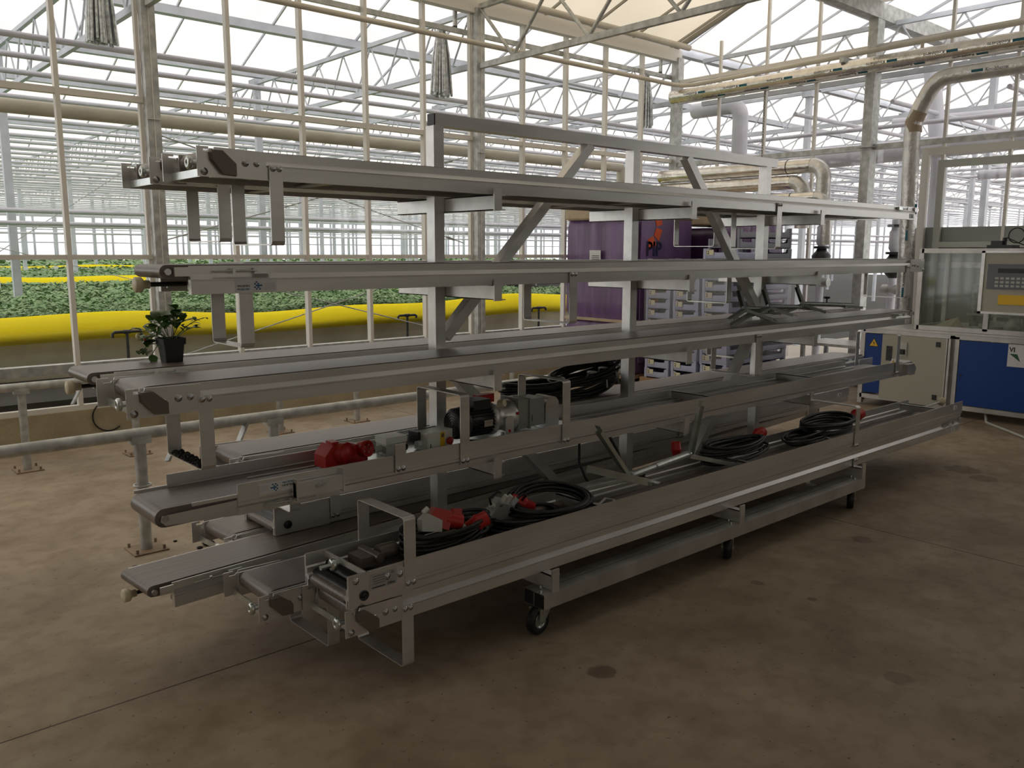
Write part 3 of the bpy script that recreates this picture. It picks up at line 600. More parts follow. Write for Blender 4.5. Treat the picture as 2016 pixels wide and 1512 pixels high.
def conveyor(name_label, X0, L, Y0, Z0, legs=(), leg_bottom=-.21, reverse=False, yaw=0.0, stick=None, knob=False, nose_drop=True, num=None):
    """normal conveyor; local x=0 at the drive end"""
    c = empty('belt_conveyor', name_label, 'conveyor')
    if not reverse: c.location = (X0, Y0, Z0); c.rotation_euler = (0, 0, yaw)
    else: c.location = (X0 + L * math.cos(yaw), Y0 + L * math.sin(yaw), Z0); c.rotation_euler = (0, 0, math.pi + yaw)
    off = 0
    if reverse:   # turned about so that local y runs towards the camera: shift to keep the footprint
        c.location = (c.location.x - WD * math.sin(yaw), c.location.y + WD * math.cos(yaw), Z0)
    for s, nm in ((0, 'side_rail'), (1, 'side_rail')):
        p = PROF if s == 0 else mirror(PROF)
        r = MB().prism(p, 'x', .05, L - .05).build(nm, ALU, c)
        yy = .008 if s == 0 else WD - .008; 
        b = MB().box(L - .052, yy - .004, .06, L + .0, yy + .004, .09).build('nose_plate', ALU, r)
        d = -1 if s == 0 else 1; y2 = .0 if s == 0 else WD
        tn = MB().box(L - .33, y2 + .012 * -d - (.0), .066, L - .27, y2 + .004 * d, .086).cyl((L - .28, y2 + d * .002, .076), (L - .13, y2 + d * .002, .076), .0035, 6).box(L - .20, y2, .066, L - .19, y2 + .01 * d, .086); tn.build('belt_tensioner', ZINC, r)
    b = MB(); slab(b, .05, L + .04, .032, .097, .03, WD - .03, rt_=.022); b.build('belt', BELT, c)
    MB().cyl((L + .018, .012, .075), (L + .018, WD - .012, .075), .011, 12).build('nose_shaft', STEEL, c)
    u = MB()
    xx = .5
    while xx < L - .2: u.box(xx, .02, .004, xx + .04, WD - .02, .01); xx += .9
    u.box(.28, .05, .014, L - .06, .06, .03).box(.28, WD - .06, .014, L - .06, WD - .05, .03).build('cross_ties', ALUM, c)
    for s in (0, 1):
        ya, yb = (-.005, -.0005) if s == 0 else (WD + .0005, WD + .005)
        e = MB().prism(plate_poly(), 'y', ya, yb).build('end_plate', ALU, c)
        d = -1 if s == 0 else 1; yo = ya if s == 0 else yb
        for (bx, bz) in ((.022, .016), (.115, .045), (.165, .052), (.205, .052)):
            q = MB(); bolt(q, (bx, yo, bz), (0, d, 0), .0085 if bx < .2 else .0075); q.build('bolt', STEEL, e)
    mc = MB(); P = [(.038, .088), (.075, .088), (.13, .045), (.13, .005), (.085, .008), (.04, .055)]; pc = [(a, b_) for a, b_ in P]
    n = len(P); v = [(a, -.0055, b_) for a, b_ in P] + [(a + (.006 if a < .08 else -.006) * .8, -.026, b_ * .94 + .003) for a, b_ in P]
    mc.add(v, [tuple(range(n)), tuple(range(2 * n - 1, n - 1, -1))] + [(i, i + n, (i + 1) % n + n, (i + 1) % n) for i in range(n)]); mc.build('chain_cover', DARKM, c)
    MB().lathe([(0, .006), (0, .018), (.004, .022), (.012, .022), (.016, .016), (.016, .007), (.006, .006)], (-.004, WD * .82 if False else .035, .045), (-1, 0, 0), 18).cyl((.05, .035, .045), (-.005, .035, .045), .01, 8).build('adjusting_nut', ZINC, c)
    MB().box(.03, .0, .004, .035, WD, .03).build('cross_bar', ZINC, c)
    for lx in legs: u_bracket(c, abs(lx), -1, leg_bottom, inside=lx < 0)
    if knob:
        kn = MB().cyl((L - .1, .13, .03), (L + .03, .13, .03), .008, 8).build('knob_rod', BLACK, c)
        MB().lathe([(0, .006), (0, .014), (.02, .014), (.022, .02), (.028, .026), (.046, .026), (.05, .022), (.05, 0)], (L + .025, .13, .03), (1, 0, 0), 22).build('knob', CREAM, kn)
    if stick: sticker(c, stick[0], -.0005, .004)
    return c
def rsticker(par, L, xw, flip=False):   # sticker on the far side rail of a turned conveyor: faces the camera
    st = empty('sticker'); st.parent = par; st.location = (L, WD + .0, 0); st.rotation_euler = (0, 0, math.pi)
    s = sticker(st, xw, -.0005, .003, flip=flip); s.parent = par; s.matrix_basis = Matrix.Translation((L, WD, 0)) @ Matrix.Rotation(math.pi, 4, 'Z'); bpy.data.objects.remove(st)
def numtag(par, L_at, y, z, txt, rev):
    M_ = Matrix.Translation((L_at, y, 0)) @ (Matrix.Rotation(math.pi, 4, 'Z') if rev else Matrix.Identity(4))
    t = MB().box(0, -.002, z, .07, -.0005, z + .032).build('number_tag', PAPER, par); t.matrix_basis = M_
    k_ = text_mb(txt, .028, bold=True).xf(frame_m((.03, -.0028, z + .006), (1, 0, 0), (0, 0, 1))).build('lettering', INK, t)
A = conveyor('topmost front conveyor with two end plates at left and a hanging bracket', 1.115, 5.45, 2.81, 1.842, legs=(.275, 3.52), leg_bottom=-.22)
B = conveyor('topmost rear conveyor, behind the front one on the upper arms', 1.115, 5.45, 3.255, 1.842, legs=(.275, 3.52), leg_bottom=-.205)
Cc = conveyor('eye level front conveyor with belt nose, cream knob and sticker at left', 1.02, 5.67, 2.795, 1.457, legs=(-5.42, 3.83, .28), leg_bottom=-.19, reverse=True, knob=True)
rsticker(Cc, 5.67, .2)
D = conveyor('eye level rear conveyor hidden behind the front one', 1.5, 5.2, 3.255, 1.457, legs=(1.9,), leg_bottom=-.19, reverse=True)
Ee = conveyor('waist level front conveyor with soil dusted hanging bracket at left', .845, 5.78, 2.81, 1.064, legs=(.255, 3.63), leg_bottom=-.205)
Ff = conveyor('waist level rear conveyor with the potted plant on its belt', .9, 5.75, 3.255, 1.064, legs=(1.6,), leg_bottom=-.19, reverse=True, knob=True)
so = MB(); r_ = random.Random(2)
for i in range(260):
    x_ = r_.uniform(.232, .278); y_ = r_.uniform(0, WD); s_ = r_.uniform(.003, .008); so.lathe([(0, s_), (s_, s_ * .6), (s_ * 1.1, 0)], (x_, y_, -.2), (0, 0, 1), 5)
q = so.build('soil_residue', SOIL); q.location = (.845, 2.81, 1.064); tag(q, 'dark soil crumbs lying in the bracket under the waist level front conveyor', 'soil', kind='stuff')
Gg = conveyor('knee level rear conveyor starting behind the trough, belt side up', 1.36, 5.42, 3.255, .669, legs=(.28,), leg_bottom=-.178)
I1 = conveyor('lowest front conveyor under the inverted trough, with bracket reaching near the floor', 1.42, 5.42, 2.475, .2575, legs=(.26, 3.7), leg_bottom=-.185)
K1 = conveyor('lowest second-row conveyor just left of the front pair', 1.25, 5.4, 2.795, .2575, legs=(.3,), leg_bottom=-.18)
L1c = conveyor('lowest third-row conveyor jutting farthest left with belt nose and cream knob', 1.02, 5.66, 3.128, .2575, reverse=True, yaw=R(4.4), knob=True)
rsticker(L1c, 5.66, .3)
M1 = conveyor('lowest rearmost conveyor, mostly hidden, end plates showing at left', 1.42, 5.35, 3.50, .2575, yaw=R(4.4))
numtag(Cc, .0 + .25, WD, .01, '5', True) if False else None
numtag(Ee, 5.62, 0, .008, '2', False); numtag(I1, 5.2, 0, .008, '1', False); numtag(A, 5.3, 0, .01, '3', False)

# inverted trough conveyors (flange side up)
TP = [(.007, 0), (.007, .028), (0, .036), (0, .046), (.004, .048), (.004, .051), (0, .053), (0, .122), (.004, .122), (.004, .075), (.012, .07), (.012, .05), (.026, .046), (.026, .03), (.016, .028), (.016, 0)]
def trough(lab, X0, L, Y0, Z0, legs=(), leg_top=.32, drive_left=True, nose=.0, flangeL=0.0, braces=(), backshort=0.0, dark=True, top=.122):
    c = empty('inverted_conveyor', lab, 'conveyor', (X0, Y0, Z0))
    TPx = [(a, min(b_, top)) for a, b_ in TP]
    r1 = MB().prism(TPx, 'x', flangeL, L).build('side_rail', ALU, c)
    r2 = MB().prism(mirror(TPx), 'x', backshort, L - .25).build('side_rail', ALU, c)
    b = MB(); slab(b, -nose, L + .02 if drive_left else L - .2, .004, .05 if not nose else .07, .03, WD - .03); b.build('belt', BELT, c)
    if nose:
        MB().cyl((-nose + .03, .01, .04), (-nose + .03, WD - .01, .04), .012, 10).build('nose_shaft', STEEL, c)
        MB().prism([(-nose + .015, .03), (-nose + .03, .015), (flangeL, .0), (flangeL, .055), (-nose + .02, .05)], 'y', .012, .016).build('nose_plate', ALU, c)
        MB().prism([(-nose + .015, .03), (-nose + .03, .015), (backshort, .0), (backshort, .055), (-nose + .02, .05)], 'y', WD - .016, WD - .012).build('nose_plate', ALU, c)
        MB().box(flangeL - .16, .006, .066, flangeL, .014, .078).build('guide_strip', ALU, c); MB().box(backshort - .12, WD - .014, .066, backshort, WD - .006, .078).build('guide_strip', ALU, c)
        MB().cyl((flangeL + .12, -.006, .02), (flangeL + .3, -.006, .02), .0035, 6).box(flangeL + .1, -.01, .012, flangeL + .14, .01, .03).box(flangeL + .19, -.012, .01, flangeL + .2, .012, .032).build('belt_tensioner', ZINC, c)
    tr = MB().box(.35, .09, .052, L - .3, .098, .075).box(.35, WD - .098, .052, L - .3, WD - .09, .075); tr.build('inner_track', ALUM, c)
    for x_ in braces: MB().prism([(.016, .07), (.016, .112), (WD - .016, .112), (WD - .016, .07)], 'x', x_, x_ + .005).box(x_, .016, .107, x_ + .03, WD - .016, .112).build('cross_brace', ALUM, c)
    for lx in legs: u_bracket(c, lx, 1, leg_top)
    return c
H1 = trough('knee level front trough, an inverted conveyor loaded with motor, plugs and boxes', .95, 5.5, 2.81, .669, legs=(.94, 1.275, 1.885, 5.47), leg_top=.325, nose=.05, flangeL=.25, backshort=.08, braces=(3.1, 4.25), leg_bottom=None) if False else trough('knee level front trough, an inverted conveyor loaded with motor, plugs and boxes', .98, 5.45, 2.81, .669, legs=(1.24, 1.86, 5.4), leg_top=.325, nose=.06, flangeL=.22, backshort=.08, braces=(3.05, 4.2), top=.115)
p_ = MB().box(.88, -.01, .045, .93, -.006, .16).build('support_bracket', ALU, H1)
for dx in (-.012, .012):
    b = MB(); bolt(b, (.905 + dx, -.01, .058), (0, -1, 0), .0075); b.build('bolt', STEEL, p_)
MB().box(.8, .016, .076, 2.02, WD - .016, .08).build('cover_sheet', ZINC, H1)
MB().box(.43, -.028, .03, .63, -.006, .085).box(.43, -.034, .02, .436, 0, .1).box(.625, -.034, .02, .631, 0, .11).build('side_bracket', ALU, H1)
q = MB().cyl((.53, -.028, .066), (.53, -.045, .066), .006, 8).bar((.51, -.042, .062), (.55, -.042, .072), .005, .01).build('wing_bolt', ZINC, H1)
sticker(H1, .3, -.0005, .062, w=.14, h=.04, flip=True)
hx = MB().prism([(5.44, .0), (5.66, .0), (5.66, .1), (5.44, .1)], 'y', -.006, -.001).build('end_plate', ALU, H1)
MB().prism([(5.5, .03), (5.56, .005), (5.64, .005), (5.66, .05), (5.62, .09), (5.5, .09)], 'y', -.04, -.006).build('chain_cover', ALUM, H1)
MB().prism([(5.44, .0), (5.66, .0), (5.66, .1), (5.44, .1)], 'y', WD + .001, WD + .006).build('end_plate', ALU, H1)
J1 = trough('lowest front trough stacked inverted, holding cable coils and red plugs', 1.435, 5.38, 2.475, .3575, legs=(.26, 3.68), leg_top=.285, braces=(1.3, 2.5, 3.4, 4.95))
for s in (0, 1):
    ya, yb = (-.005, -.0005) if s == 0 else (WD + .0005, WD + .005); yo, d = (ya, -1) if s == 0 else (yb, 1)
    e = MB().prism([(.0, .004), (.03, .0), (.05, .014), (.07, 0), (.27, 0), (.27, .085), (.2, .118), (.006, .122), (0, .116)], 'y', ya, yb).build('end_plate', ALU, J1)
    for (bx, bz) in ((.03, .1), (.16, .085), (.215, .08)):
        q = MB(); bolt(q, (bx, yo, bz), (0, d, 0), .009); q.build('bolt', STEEL, e)
    MB().lathe([(0, 0), (0, .019), (.004, .019), (.004, .012), (.003, .012), (.003, .008), (.006, .008), (.006, 0)], (.062, yo, .04), (0, d, 0), 20).build('bearing', BLACK, e)
    if s == 0:
        st = MB().box(.085, yo - .001, .05, .2, yo, .108).build('type_plate', mat('silver_label', (.42, .42, .41), .5, .2), e)
        text_mb('W&N', .013, bold=True).xf(frame_m((.192, yo - .002, .064), (-1, 0, 0), (0, 0, -1))).build('lettering', INK, st)
        text_mb('CE', .011, bold=True).xf(frame_m((.19, yo - .002, .102), (-1, 0, 0), (0, 0, -1))).build('lettering', INK, st)
        g_ = MB()
        for i in range(4): g_.box(.1, yo - .0016, .07 + i * .009, .15, yo - .001, .0715 + i * .009)
        g_.box(.095, yo - .0016, .055, .15, yo - .001, .059).build('small_print', INK, st)
b = MB(); b.cyl((.045, 0, .035), (.045, WD, .035), .028, 16).cyl((.1, 0, .05), (.1, WD, .05), .03, 16); b.build('drive_roller', RUBBER, J1)
MB().box(.075, 0, .1, .08, WD, .122).build('cross_bar', ALUM, J1)
MB().cyl((.2, .2, .085), (1.25, .2, .085), .022, 14).build('inner_tube', DARKM, J1)
MB().box(.15, .15, .07, .23, .25, .108).cyl((.25, .2, .095), (.33, .2, .095), .03, 12).cyl((.22, .13, .1), (.22, .27, .1), .018, 10).build('motor_mount', DARKM, J1)
MB().lathe([(0, .006), (0, .02), (.004, .025), (.014, .025), (.02, .018), (.02, .007)], (.06, .19, .1), (-1, 0, 0), 18).cyl((.0, .19, .1), (.1, .19, .1), .01, 8).build('adjusting_nut', ZINC, J1)
kn = MB().cyl((4.95, .14, .09), (5.32, .14, .105), .008, 8).build('knob_rod', GALV, J1)
MB().lathe([(0, .006), (0, .014), (.02, .014), (.024, .03), (.05, .03), (.055, .024), (.055, 0)], (5.3, .14, .105), (1, 0, .03), 22).build('knob', CREAM, kn)
numtag(J1, 5.2, 0, .075, '4', False)
N1 = trough('lowest rear trough lying inverted on two belts behind the front rows', 1.6, 5.2, 3.375, .3575, legs=(.3, 2.9), leg_top=.2)
for s in (0, 1):
    ya, yb = (-.005, -.0005) if s == 0 else (WD + .0005, WD + .005); yo, d = (ya, -1) if s == 0 else (yb, 1)
    e = MB().prism([(.0, .0), (.27, 0), (.27, .1), (.2, .12), (0, .12)], 'y', ya, yb).build('end_plate', ALU, N1)
    MB().lathe([(0, 0), (0, .019), (.004, .019), (.004, 0)], (.062, yo, .04), (0, d, 0), 16).build('bearing', BLACK, e)
b = MB(); b.cyl((.045, 0, .04), (.045, WD, .04), .03, 16); b.build('drive_roller', RUBBER, N1)
numtag(N1, 5.0, 0, .06, '4', False)

# ------------------------------------------------------------------ potted plant
PX, PY, PZ = 1.215, 3.42, 1.162
pp = empty('potted_plant', 'small leafy plant in a black square pot on the waist level belt', 'plant', (PX, PY, PZ))
def taper_box(b, w0, w1, z0, z1, n=4):
    def ring(w, z):
        out = []
        for (sx, sy) in ((1, 1), (-1, 1), (-1, -1), (1, -1)):
            for k_ in range(3): a = math.atan2(sy, sx) - .785 + k_ * .785; out.append((sx * w * .8 + math.cos(a) * w * .2, sy * w * .8 + math.sin(a) * w * .2, z))
        return out
    a, c_ = ring(w0, z0), ring(w1, z1); n = len(a); b.add(a + c_, [(i, (i + 1) % n, (i + 1) % n + n, i + n) for i in range(n)]); return a, c_
b = MB(); ra, _ = taper_box(b, .034, .041, 0, .072); b.add(ra, [tuple(range(12))[::-1]]); taper_box(b, .046, .047, .07, .095); _, rb = taper_box(b, .041, .046, .072, .0705); b.build('pot', BLACK, pp)
b = MB(); b.add([(x_ , y_, .085) for x_, y_, z_ in taper_box(MB(), .045, .045, 0, 1)[1]], [tuple(range(12))]); b.build('soil', SOIL, pp)
r_ = random.Random(11); lv = MB(); st = MB()
def leaf(mb, p, d, s, w):
    d = d.normalized(); sd = d.cross(Vector((0, 0, 1))).normalized(); upv = sd.cross(d)
    pts = []
    for t, ww, dr in ((0, .0, 0), (.2, .55, .04), (.45, 1, .05), (.7, .85, .02), (.9, .45, -.05), (1, 0, -.12)):
        c0 = p + d * (s * t) + upv * (s * dr)
        pts.append((c0 + sd * (w * ww) + upv * (w * .25 * ww), c0, c0 - sd * (w * ww) + upv * (w * .25 * ww)))
    v = [q for r3 in pts for q in r3]; f = []
    for i in range(5): a = i * 3; f += [(a, a + 1, a + 4, a + 3), (a + 1, a + 2, a + 5, a + 4)]
    mb.add(v, f, True)
stems = [(-.13, .0, -.055, 7), (-.1, .02, -.075, 5), (-.15, .02, -.01, 8), (-.1, -.04, .03, 7), (-.06, .06, .09, 6), (-.11, .05, .06, 7), (.02, .02, .12, 6), (.06, -.04, .1, 7), (.14, -.02, .05, 6), (.11, .07, .08, 6), (.03, .07, .07, 6), (-.03, -.04, .07, 5)]
rtv = Vector((.66, -.75, 0))
for (sx, sy, h_, nl) in stems:
    e = rtv * sx + Vector((.75, .66, 0)) * sy + Vector((0, 0, .09 + h_)); s0 = rtv * (sx * .12) + Vector((0, 0, .085)); mid = (s0 + e) / 2 + Vector((0, 0, .035)); P = []
    for k_ in range(7): t = k_ / 6; P.append(s0 * (1 - t) ** 2 + mid * 2 * t * (1 - t) + e * t * t)
    st.tube(P, .0018, 5)
    for k_ in range(nl):
        t = .3 + .7 * (k_ + .5) / nl; q = s0 * (1 - t) ** 2 + mid * 2 * t * (1 - t) + e * t * t; a = r_.uniform(0, 6.28); dd = Vector((math.cos(a), math.sin(a), r_.uniform(-.5, .6))) + (e - s0).normalized() * .6
        leaf(lv, q, dd, r_.uniform(.045, .064) * (.6 if sx > .08 else 1), r_.uniform(.015, .022) * (.55 if sx > .08 else 1))
lv.build('foliage', LEAF, pp); st.build('stems', LEAF, pp)
for nm, off_, mt in (('white_bud', -.14, CREAM), ('red_fruit', -.11, RED)):
    q = rtv * off_; MB().tube([(0, 0, .085), (q.x * .5, q.y * .5, .12), (q.x, q.y, (.098 if nm == 'white_bud' else .08) + .01)], .0016, 5).build('stem', LEAF, pp)
    MB().lathe([(-.012, 0), (-.008, .007), (0, .009), (.008, .006), (.012, 0)], (q.x, q.y, .098 if nm == 'white_bud' else .08), (0, .3, 1), 10).build(nm, mt, pp)

# ------------------------------------------------------------------ things in the knee level trough
HZ = .75
def cee_plug(name, loc, axis, lab, r=.032, L=.1, base=True, grey=True):
    t = empty(name, lab, 'plug', loc); ax = Vector(axis).normalized()
    MB().lathe([(-L * .5, .016), (-L * .42, r * .75), (-L * .05, r * .95), (0, r * 1.12), (L * .1, r * 1.12), (L * .12, r), (L * .48, r * 1.02), (L * .5, r * .9), (L * .42, r * .85), (L * .3, r * .8), (L * .3, 0)], (0, 0, 0), ax, 22).build('body', RED, t)
    if grey: MB().lathe([(-L * .75, .01), (-L * .74, .019), (-L * .5, .022), (-L * .45, .016)], (0, 0, 0), ax, 14).build('cable_gland', GREYP, t)
    return t
t = empty('wall_socket', 'large red power socket with round lid on the sheet of the knee level trough', 'socket', (1.66, 2.955, HZ))
MB().prism([(-.055, 0), (.05, 0), (.055, .04), (.03, .085), (-.02, .09), (-.055, .05)], 'y', -.045, .045).cyl((.0, .0, .05), (.03, -.06, .055), .042, 20).build('housing', RED, t)
MB().lathe([(0, 0), (0, .04), (.012, .042), (.014, 0)], (.03, -.055, .055), (.35, -1, .1), 22).box(-.015, -.03, .085, .015, .02, .1).build('lid', RED, t)
t = empty('wall_socket', 'smaller red power plug inlet with open pins beside the lidded socket', 'socket', (1.775, 2.965, HZ))
MB().prism([(-.04, 0), (.035, 0), (.035, .06), (-.02, .075), (-.045, .06)], 'y', -.035, .035).build('housing', RED, t)
MB().lathe([(0, .03), (.03, .034), (.045, .034), (.045, .029), (.02, .027), (.02, 0)], (.01, -.02, .05), (.3, -1, .15), 22).build('inlet_collar', RED, t)
b = MB()
for k_ in range(5): a = k_ * 1.257; c0 = Vector((.01, -.02, .05)) + Vector((.3, -1, .15)).normalized() * .02 + Vector((math.cos(a) * .016, 0, math.sin(a) * .016)); b.cyl(c0, c0 + Vector((.3, -1, .15)).normalized() * .02, .003, 6)
b.build('pins', STEEL, t)
t = empty('junction_box', 'pale grey junction box between the red sockets and the emergency stop box', 'box', (1.955, 2.975, HZ))
MB().box(-.05, -.04, 0, .05, .04, .05).build('base', GREYP, t); MB().box(-.053, -.043, .05, .053, .043, .078).build('lid', LIGHTP, t)
MB().cyl((-.05, 0, .028), (-.095, -.01, .028), .015, 10).build('gland', GREYP, t); MB().cyl((-.09, -.01, .028), (-.12, -.01, .03), .008, 8).build('cable', RUBBER, t); MB().cyl((.03, -.04, .03), (.035, -.06, .03), .014, 12).build('plug', BLACK, t)
t = empty('emergency_stop_box', 'light grey control box with yellow plate and red emergency stop button', 'box', (2.15, 2.94, HZ + .002), R(8))
MB().box(-.075, -.045, 0, .075, .04, .078).build('housing', LIGHTP, t); MB().box(-.09, .0, .03, -.075, .06, .08).box(-.075, .04, .02, .06, .05, .08).build('back_shell', BLACK, t)
MB().box(.0, -.047, .008, .026, -.045, .072).build('yellow_plate', YELP, t); MB().box(.006, -.049, .05, .02, -.047, .066).build('switch', DARKM, t)
MB().lathe([(0, .007), (.008, .008), (.01, .017), (.02, .017), (.024, .013), (.024, 0)], (.045, -.045, .03), (0, -1, 0), 20).build('stop_button', RED, t)
MB().cyl((-.075, 0, .03), (-.1, 0, .03), .014, 10).build('gland', PVCB, t)
MB().box(-.06, -.047, .055 - .05, -.057, -.045, .03).build('lettering', INK, t)
# motor
t = empty('gear_motor', 'black electric motor with silver gearbox lying in the knee level trough', 'motor', (2.27, 2.96, HZ))
zc = .085
MB().lathe([(0, .0), (0, .06), (.012, .07), (.06, .073), (.065, .07)], (0, 0, zc), (1, 0, 0), 28).build('fan_cover', BLACK, t)
g_ = MB()
for k_ in range(5): g_.tube([(-.002, (.012 + .011 * k_) * math.cos(a * .35), zc + (.012 + .011 * k_) * math.sin(a * .35)) for a in range(18)], .002, 4, closed=True)
g_.build('fan_grille', DARKM, t)
b = MB().lathe([(.065, .06), (.2, .06), (.2, .04)], (0, 0, zc), (1, 0, 0), 24)
for k_ in range(26):
    a = k_ * 6.283 / 26; d = Vector((0, math.cos(a), math.sin(a))); b.bar(Vector((.07, 0, zc)) + d * .065, Vector((.2, 0, zc)) + d * .065, .003, .014, d)
b.build('motor_body', BLACK, t)
MB().box(.09, -.045, zc + .055, .19, .045, zc + .1).build('terminal_box', BLACK, t); MB().box(.13, -.072, zc - .02, .18, -.069, zc + .01).build('type_plate', STEEL, t)
MB().lathe([(.2, .05), (.2, .075), (.215, .078), (.22, .078), (.23, .065), (.3, .06), (.31, .075), (.335, .078), (.34, .07), (.345, .0)], (0, 0, zc), (1, 0, 0), 28).build('flange', ALU, t)
MB().cyl((.26, -.02, zc + .065), (.27, -.05, zc + .072), .017, 14).build('cap', CREAM, t)
MB().prism([(.25, 0), (.3, 0), (.3, zc), (.29, zc + .012), (.26, zc + .012), (.25, zc)], 'y', -.082, -.076).build('clamp_plate', ALU, t)
b = MB(); b.cyl((.272, -.083, .03), (.272, -.085, .03), .007, 12).cyl((.325, -.075, zc + .02), (.327, -.083, zc + .02), .007, 12).build('red_seal', RED, t)
b = MB().box(.345, -.06, .012, .36, .065, zc + .085).box(.36, -.052, .02, .42, .06, zc + .075).box(.42, -.06, .015, .428, .062, zc + .078).box(.428, -.055, .025, .52, .055, zc + .072).box(.44, -.06, .05, .5, -.055, .08)
b.build('gearbox', mat('gearbox_grey', (.35, .37, .35), .4, .4), t)
b = MB(); P = []
for k_ in range(9): a = math.pi * k_ / 8; P.append((.53 + .045 - .045 * math.cos(a), .11 + .045 * math.sin(a)))
P = [(.53, 0)] + P + [(.62, 0)]
b.prism(P, 'y', -.055, .05); b.build('aluminium_guard', ALU, t)
MB().tube([(.06, -.05, .16), (.03, -.07, .13), (.01, -.08, .08), (.03, -.08, .02), (.1, -.06, .005)], .006, 6).build('cable', RUBBER, t)
MB().box(.2, .06, zc + .06, .3, .1, zc + .1).build('red_connector', RED, t)

# ------------------------------------------------------------------ cable coils
def coil(name, lab, loc, rx, ry, turns, r, seed, thick=.02, tilt=(0, 0, 0), n=26):
    t = empty(name, lab, 'cable', loc); t.rotation_euler = tilt; rr = random.Random(seed); b = MB(); P = []; N = turns * n
    ph = [rr.uniform(0, 6.28) for _ in range(6)]
    for k_ in range(N + 1):
        a = 2 * math.pi * k_ / n; tt = k_ / n; jx = 1 + .1 * math.sin(tt * 2.1 + ph[0]) + .05 * math.sin(tt * 5 + ph[1]); jy = 1 + .1 * math.sin(tt * 1.7 + ph[2]) + .05 * math.sin(tt * 4.3 + ph[3])
        P.append((rx * jx * math.cos(a) + .012 * math.sin(tt * 2.9), ry * jy * math.sin(a), r + thick * (.5 + .5 * math.sin(tt * 1.9 + ph[4])) + .006 * math.sin(a * 2 + ph[5]) + .25 * thick * (tt / turns)))
    b.tube(P, r, 7); b.build('cable_loops', RUBBER, t); return t
def tie(par, a, b_): MB().tube([a, ((a[0] + b_[0]) / 2, (a[1] + b_[1]) / 2, max(a[2], b_[2]) + .02), b_], .0025, 5).build('cable_tie', BLACK, par)
c1 = coil('coiled_cable', 'black cable coil under red plugs at the left end of the lowest trough', (1.97, 2.62, .42), .19, .095, 11, .0075, 1, .085)
t = empty('power_plug', 'red plug body screwed to a small grey box on the leftmost coil', 'plug', (1.93, 2.6, .555)); t.rotation_euler = (R(-15), R(8), R(-20))
MB().prism([(-.08, -.05), (.0, -.05), (.0, -.005), (-.06, .02), (-.085, -.005)], 'y', -.035, .03).build('grey_base', GREYP, t)
MB().prism([(-.05, -.02), (.03, -.045), (.045, .03), (-.03, .045)], 'y', -.03, .03).cyl((.02, 0, 0), (.09, 0, -.012), .032, 18).box(.05, -.02, .015, .085, .02, .042).build('body', RED, t); MB().cyl((-.07, 0, .02), (-.05, 0, .04), .012, 8).build('screw_cap', LIGHTP, t)
cee_plug('power_plug', (2.085, 2.56, .515), (.9, -.3, .35), 'red plug with pale grey collar leaning on the leftmost coil', .03, .1)
t = empty('junction_box', 'tilted grey junction box with cable glands between the two front coils', 'box', (2.3, 2.66, .5)); t.rotation_euler = (R(28), R(22), R(10))
MB().box(-.06, -.02, -.05, .06, .025, .045).build('base', mat('box_grey', (.36, .37, .35), .5), t); b = MB()
for (x_, z_) in ((-.05, -.04), (.05, -.04), (-.05, .035), (.05, .035)): b.cyl((x_, -.02, z_), (x_, -.024, z_), .007, 10)
b.build('screws', STEEL, t)
for (p0, p1, mt) in (((-.03, 0, .045), (-.03, 0, .075), LIGHTP), ((.0, 0, .045), (.0, 0, .08), LIGHTP), ((.03, -.01, .045), (.035, -.01, .08), PVCB), ((-.06, 0, .01), (-.085, 0, .015), LIGHTP), ((.06, 0, -.02), (.09, 0, -.02), LIGHTP)): MB().cyl(p0, p1, .012, 6).build('gland', mt, t)
MB().tube([(.035, -.01, .08), (.05, -.01, .11), (.09, 0, .1), (.12, .02, .05)], .006, 6).tube([(-.085, 0, .015), (-.12, 0, .04), (-.1, .0, .08), (-.05, .02, .07)], .006, 6).build('cable', RUBBER, t)
cee_plug('power_plug', (2.44, 2.68, .5), (.8, -.3, -.5), 'red plug lying behind the tilted grey junction box', .028, .12, grey=False)
c2 = coil('coiled_cable', 'large tilted black cable coil in the lowest trough right of the grey junction box', (2.56, 2.63, .47), .2, .12, 11, .008, 2, .04, tilt=(R(14), R(0), R(-8)))
tie(c2, (.05, -.1, .0), (.04, -.14, -.03))
c3 = coil('coiled_cable', 'black cable heap under the large tilted coil', (2.42, 2.62, .415), .17, .1, 7, .008, 3, .04)
MB().cyl((.33, -.06, .03), (.38, -.07, .03), .014, 8).tube([(.38, -.07, .03), (.46, -.04, .04), (.5, -.06, .03), (.42, -.12, .02), (.2, -.11, .03)], .007, 6).build('cable_end', GREYP, c3)
c4 = coil('coiled_cable', 'black cable coil with a red plug in the middle of the lowest trough', (4.05, 2.66, .44), .27, .09, 11, .008, 4, .08)
cee_plug('power_plug', (4.42, 2.74, .52), (1, .1, .1), 'red plug at the right end of the middle coil', .032, .1, grey=False)
cee_plug('power_plug', (3.62, 2.74, .545), (0, .1, 1), 'red plug standing upright behind the tube stand', .026, .09, grey=False)
MB().cyl((3.3, 2.7, .47), (3.42, 2.72, .5), .02, 10)
c5 = coil('coiled_cable', 'black cable coil under the standing bracket near the right of the lowest trough', (5.05, 2.64, .445), .26, .1, 10, .009, 5, .08, tilt=(R(4), 0, 0))
c6 = coil('coiled_cable', 'second loop of black cable leaning in the right bracket', (4.75, 2.62, .44), .2, .08, 4, .008, 6, .05)
cee_plug('power_plug', (5.48, 2.66, .51), (1, -.1, .2), 'red plug to the right of the bracket in the lowest trough', .038, .11)
c7 = coil('coiled_cable', 'big bundle of black cable lying on the knee level rear belt', (3.62, 3.42, .775), .26, .1, 14, .009, 7, .12, tilt=(R(6), R(-9), 0))
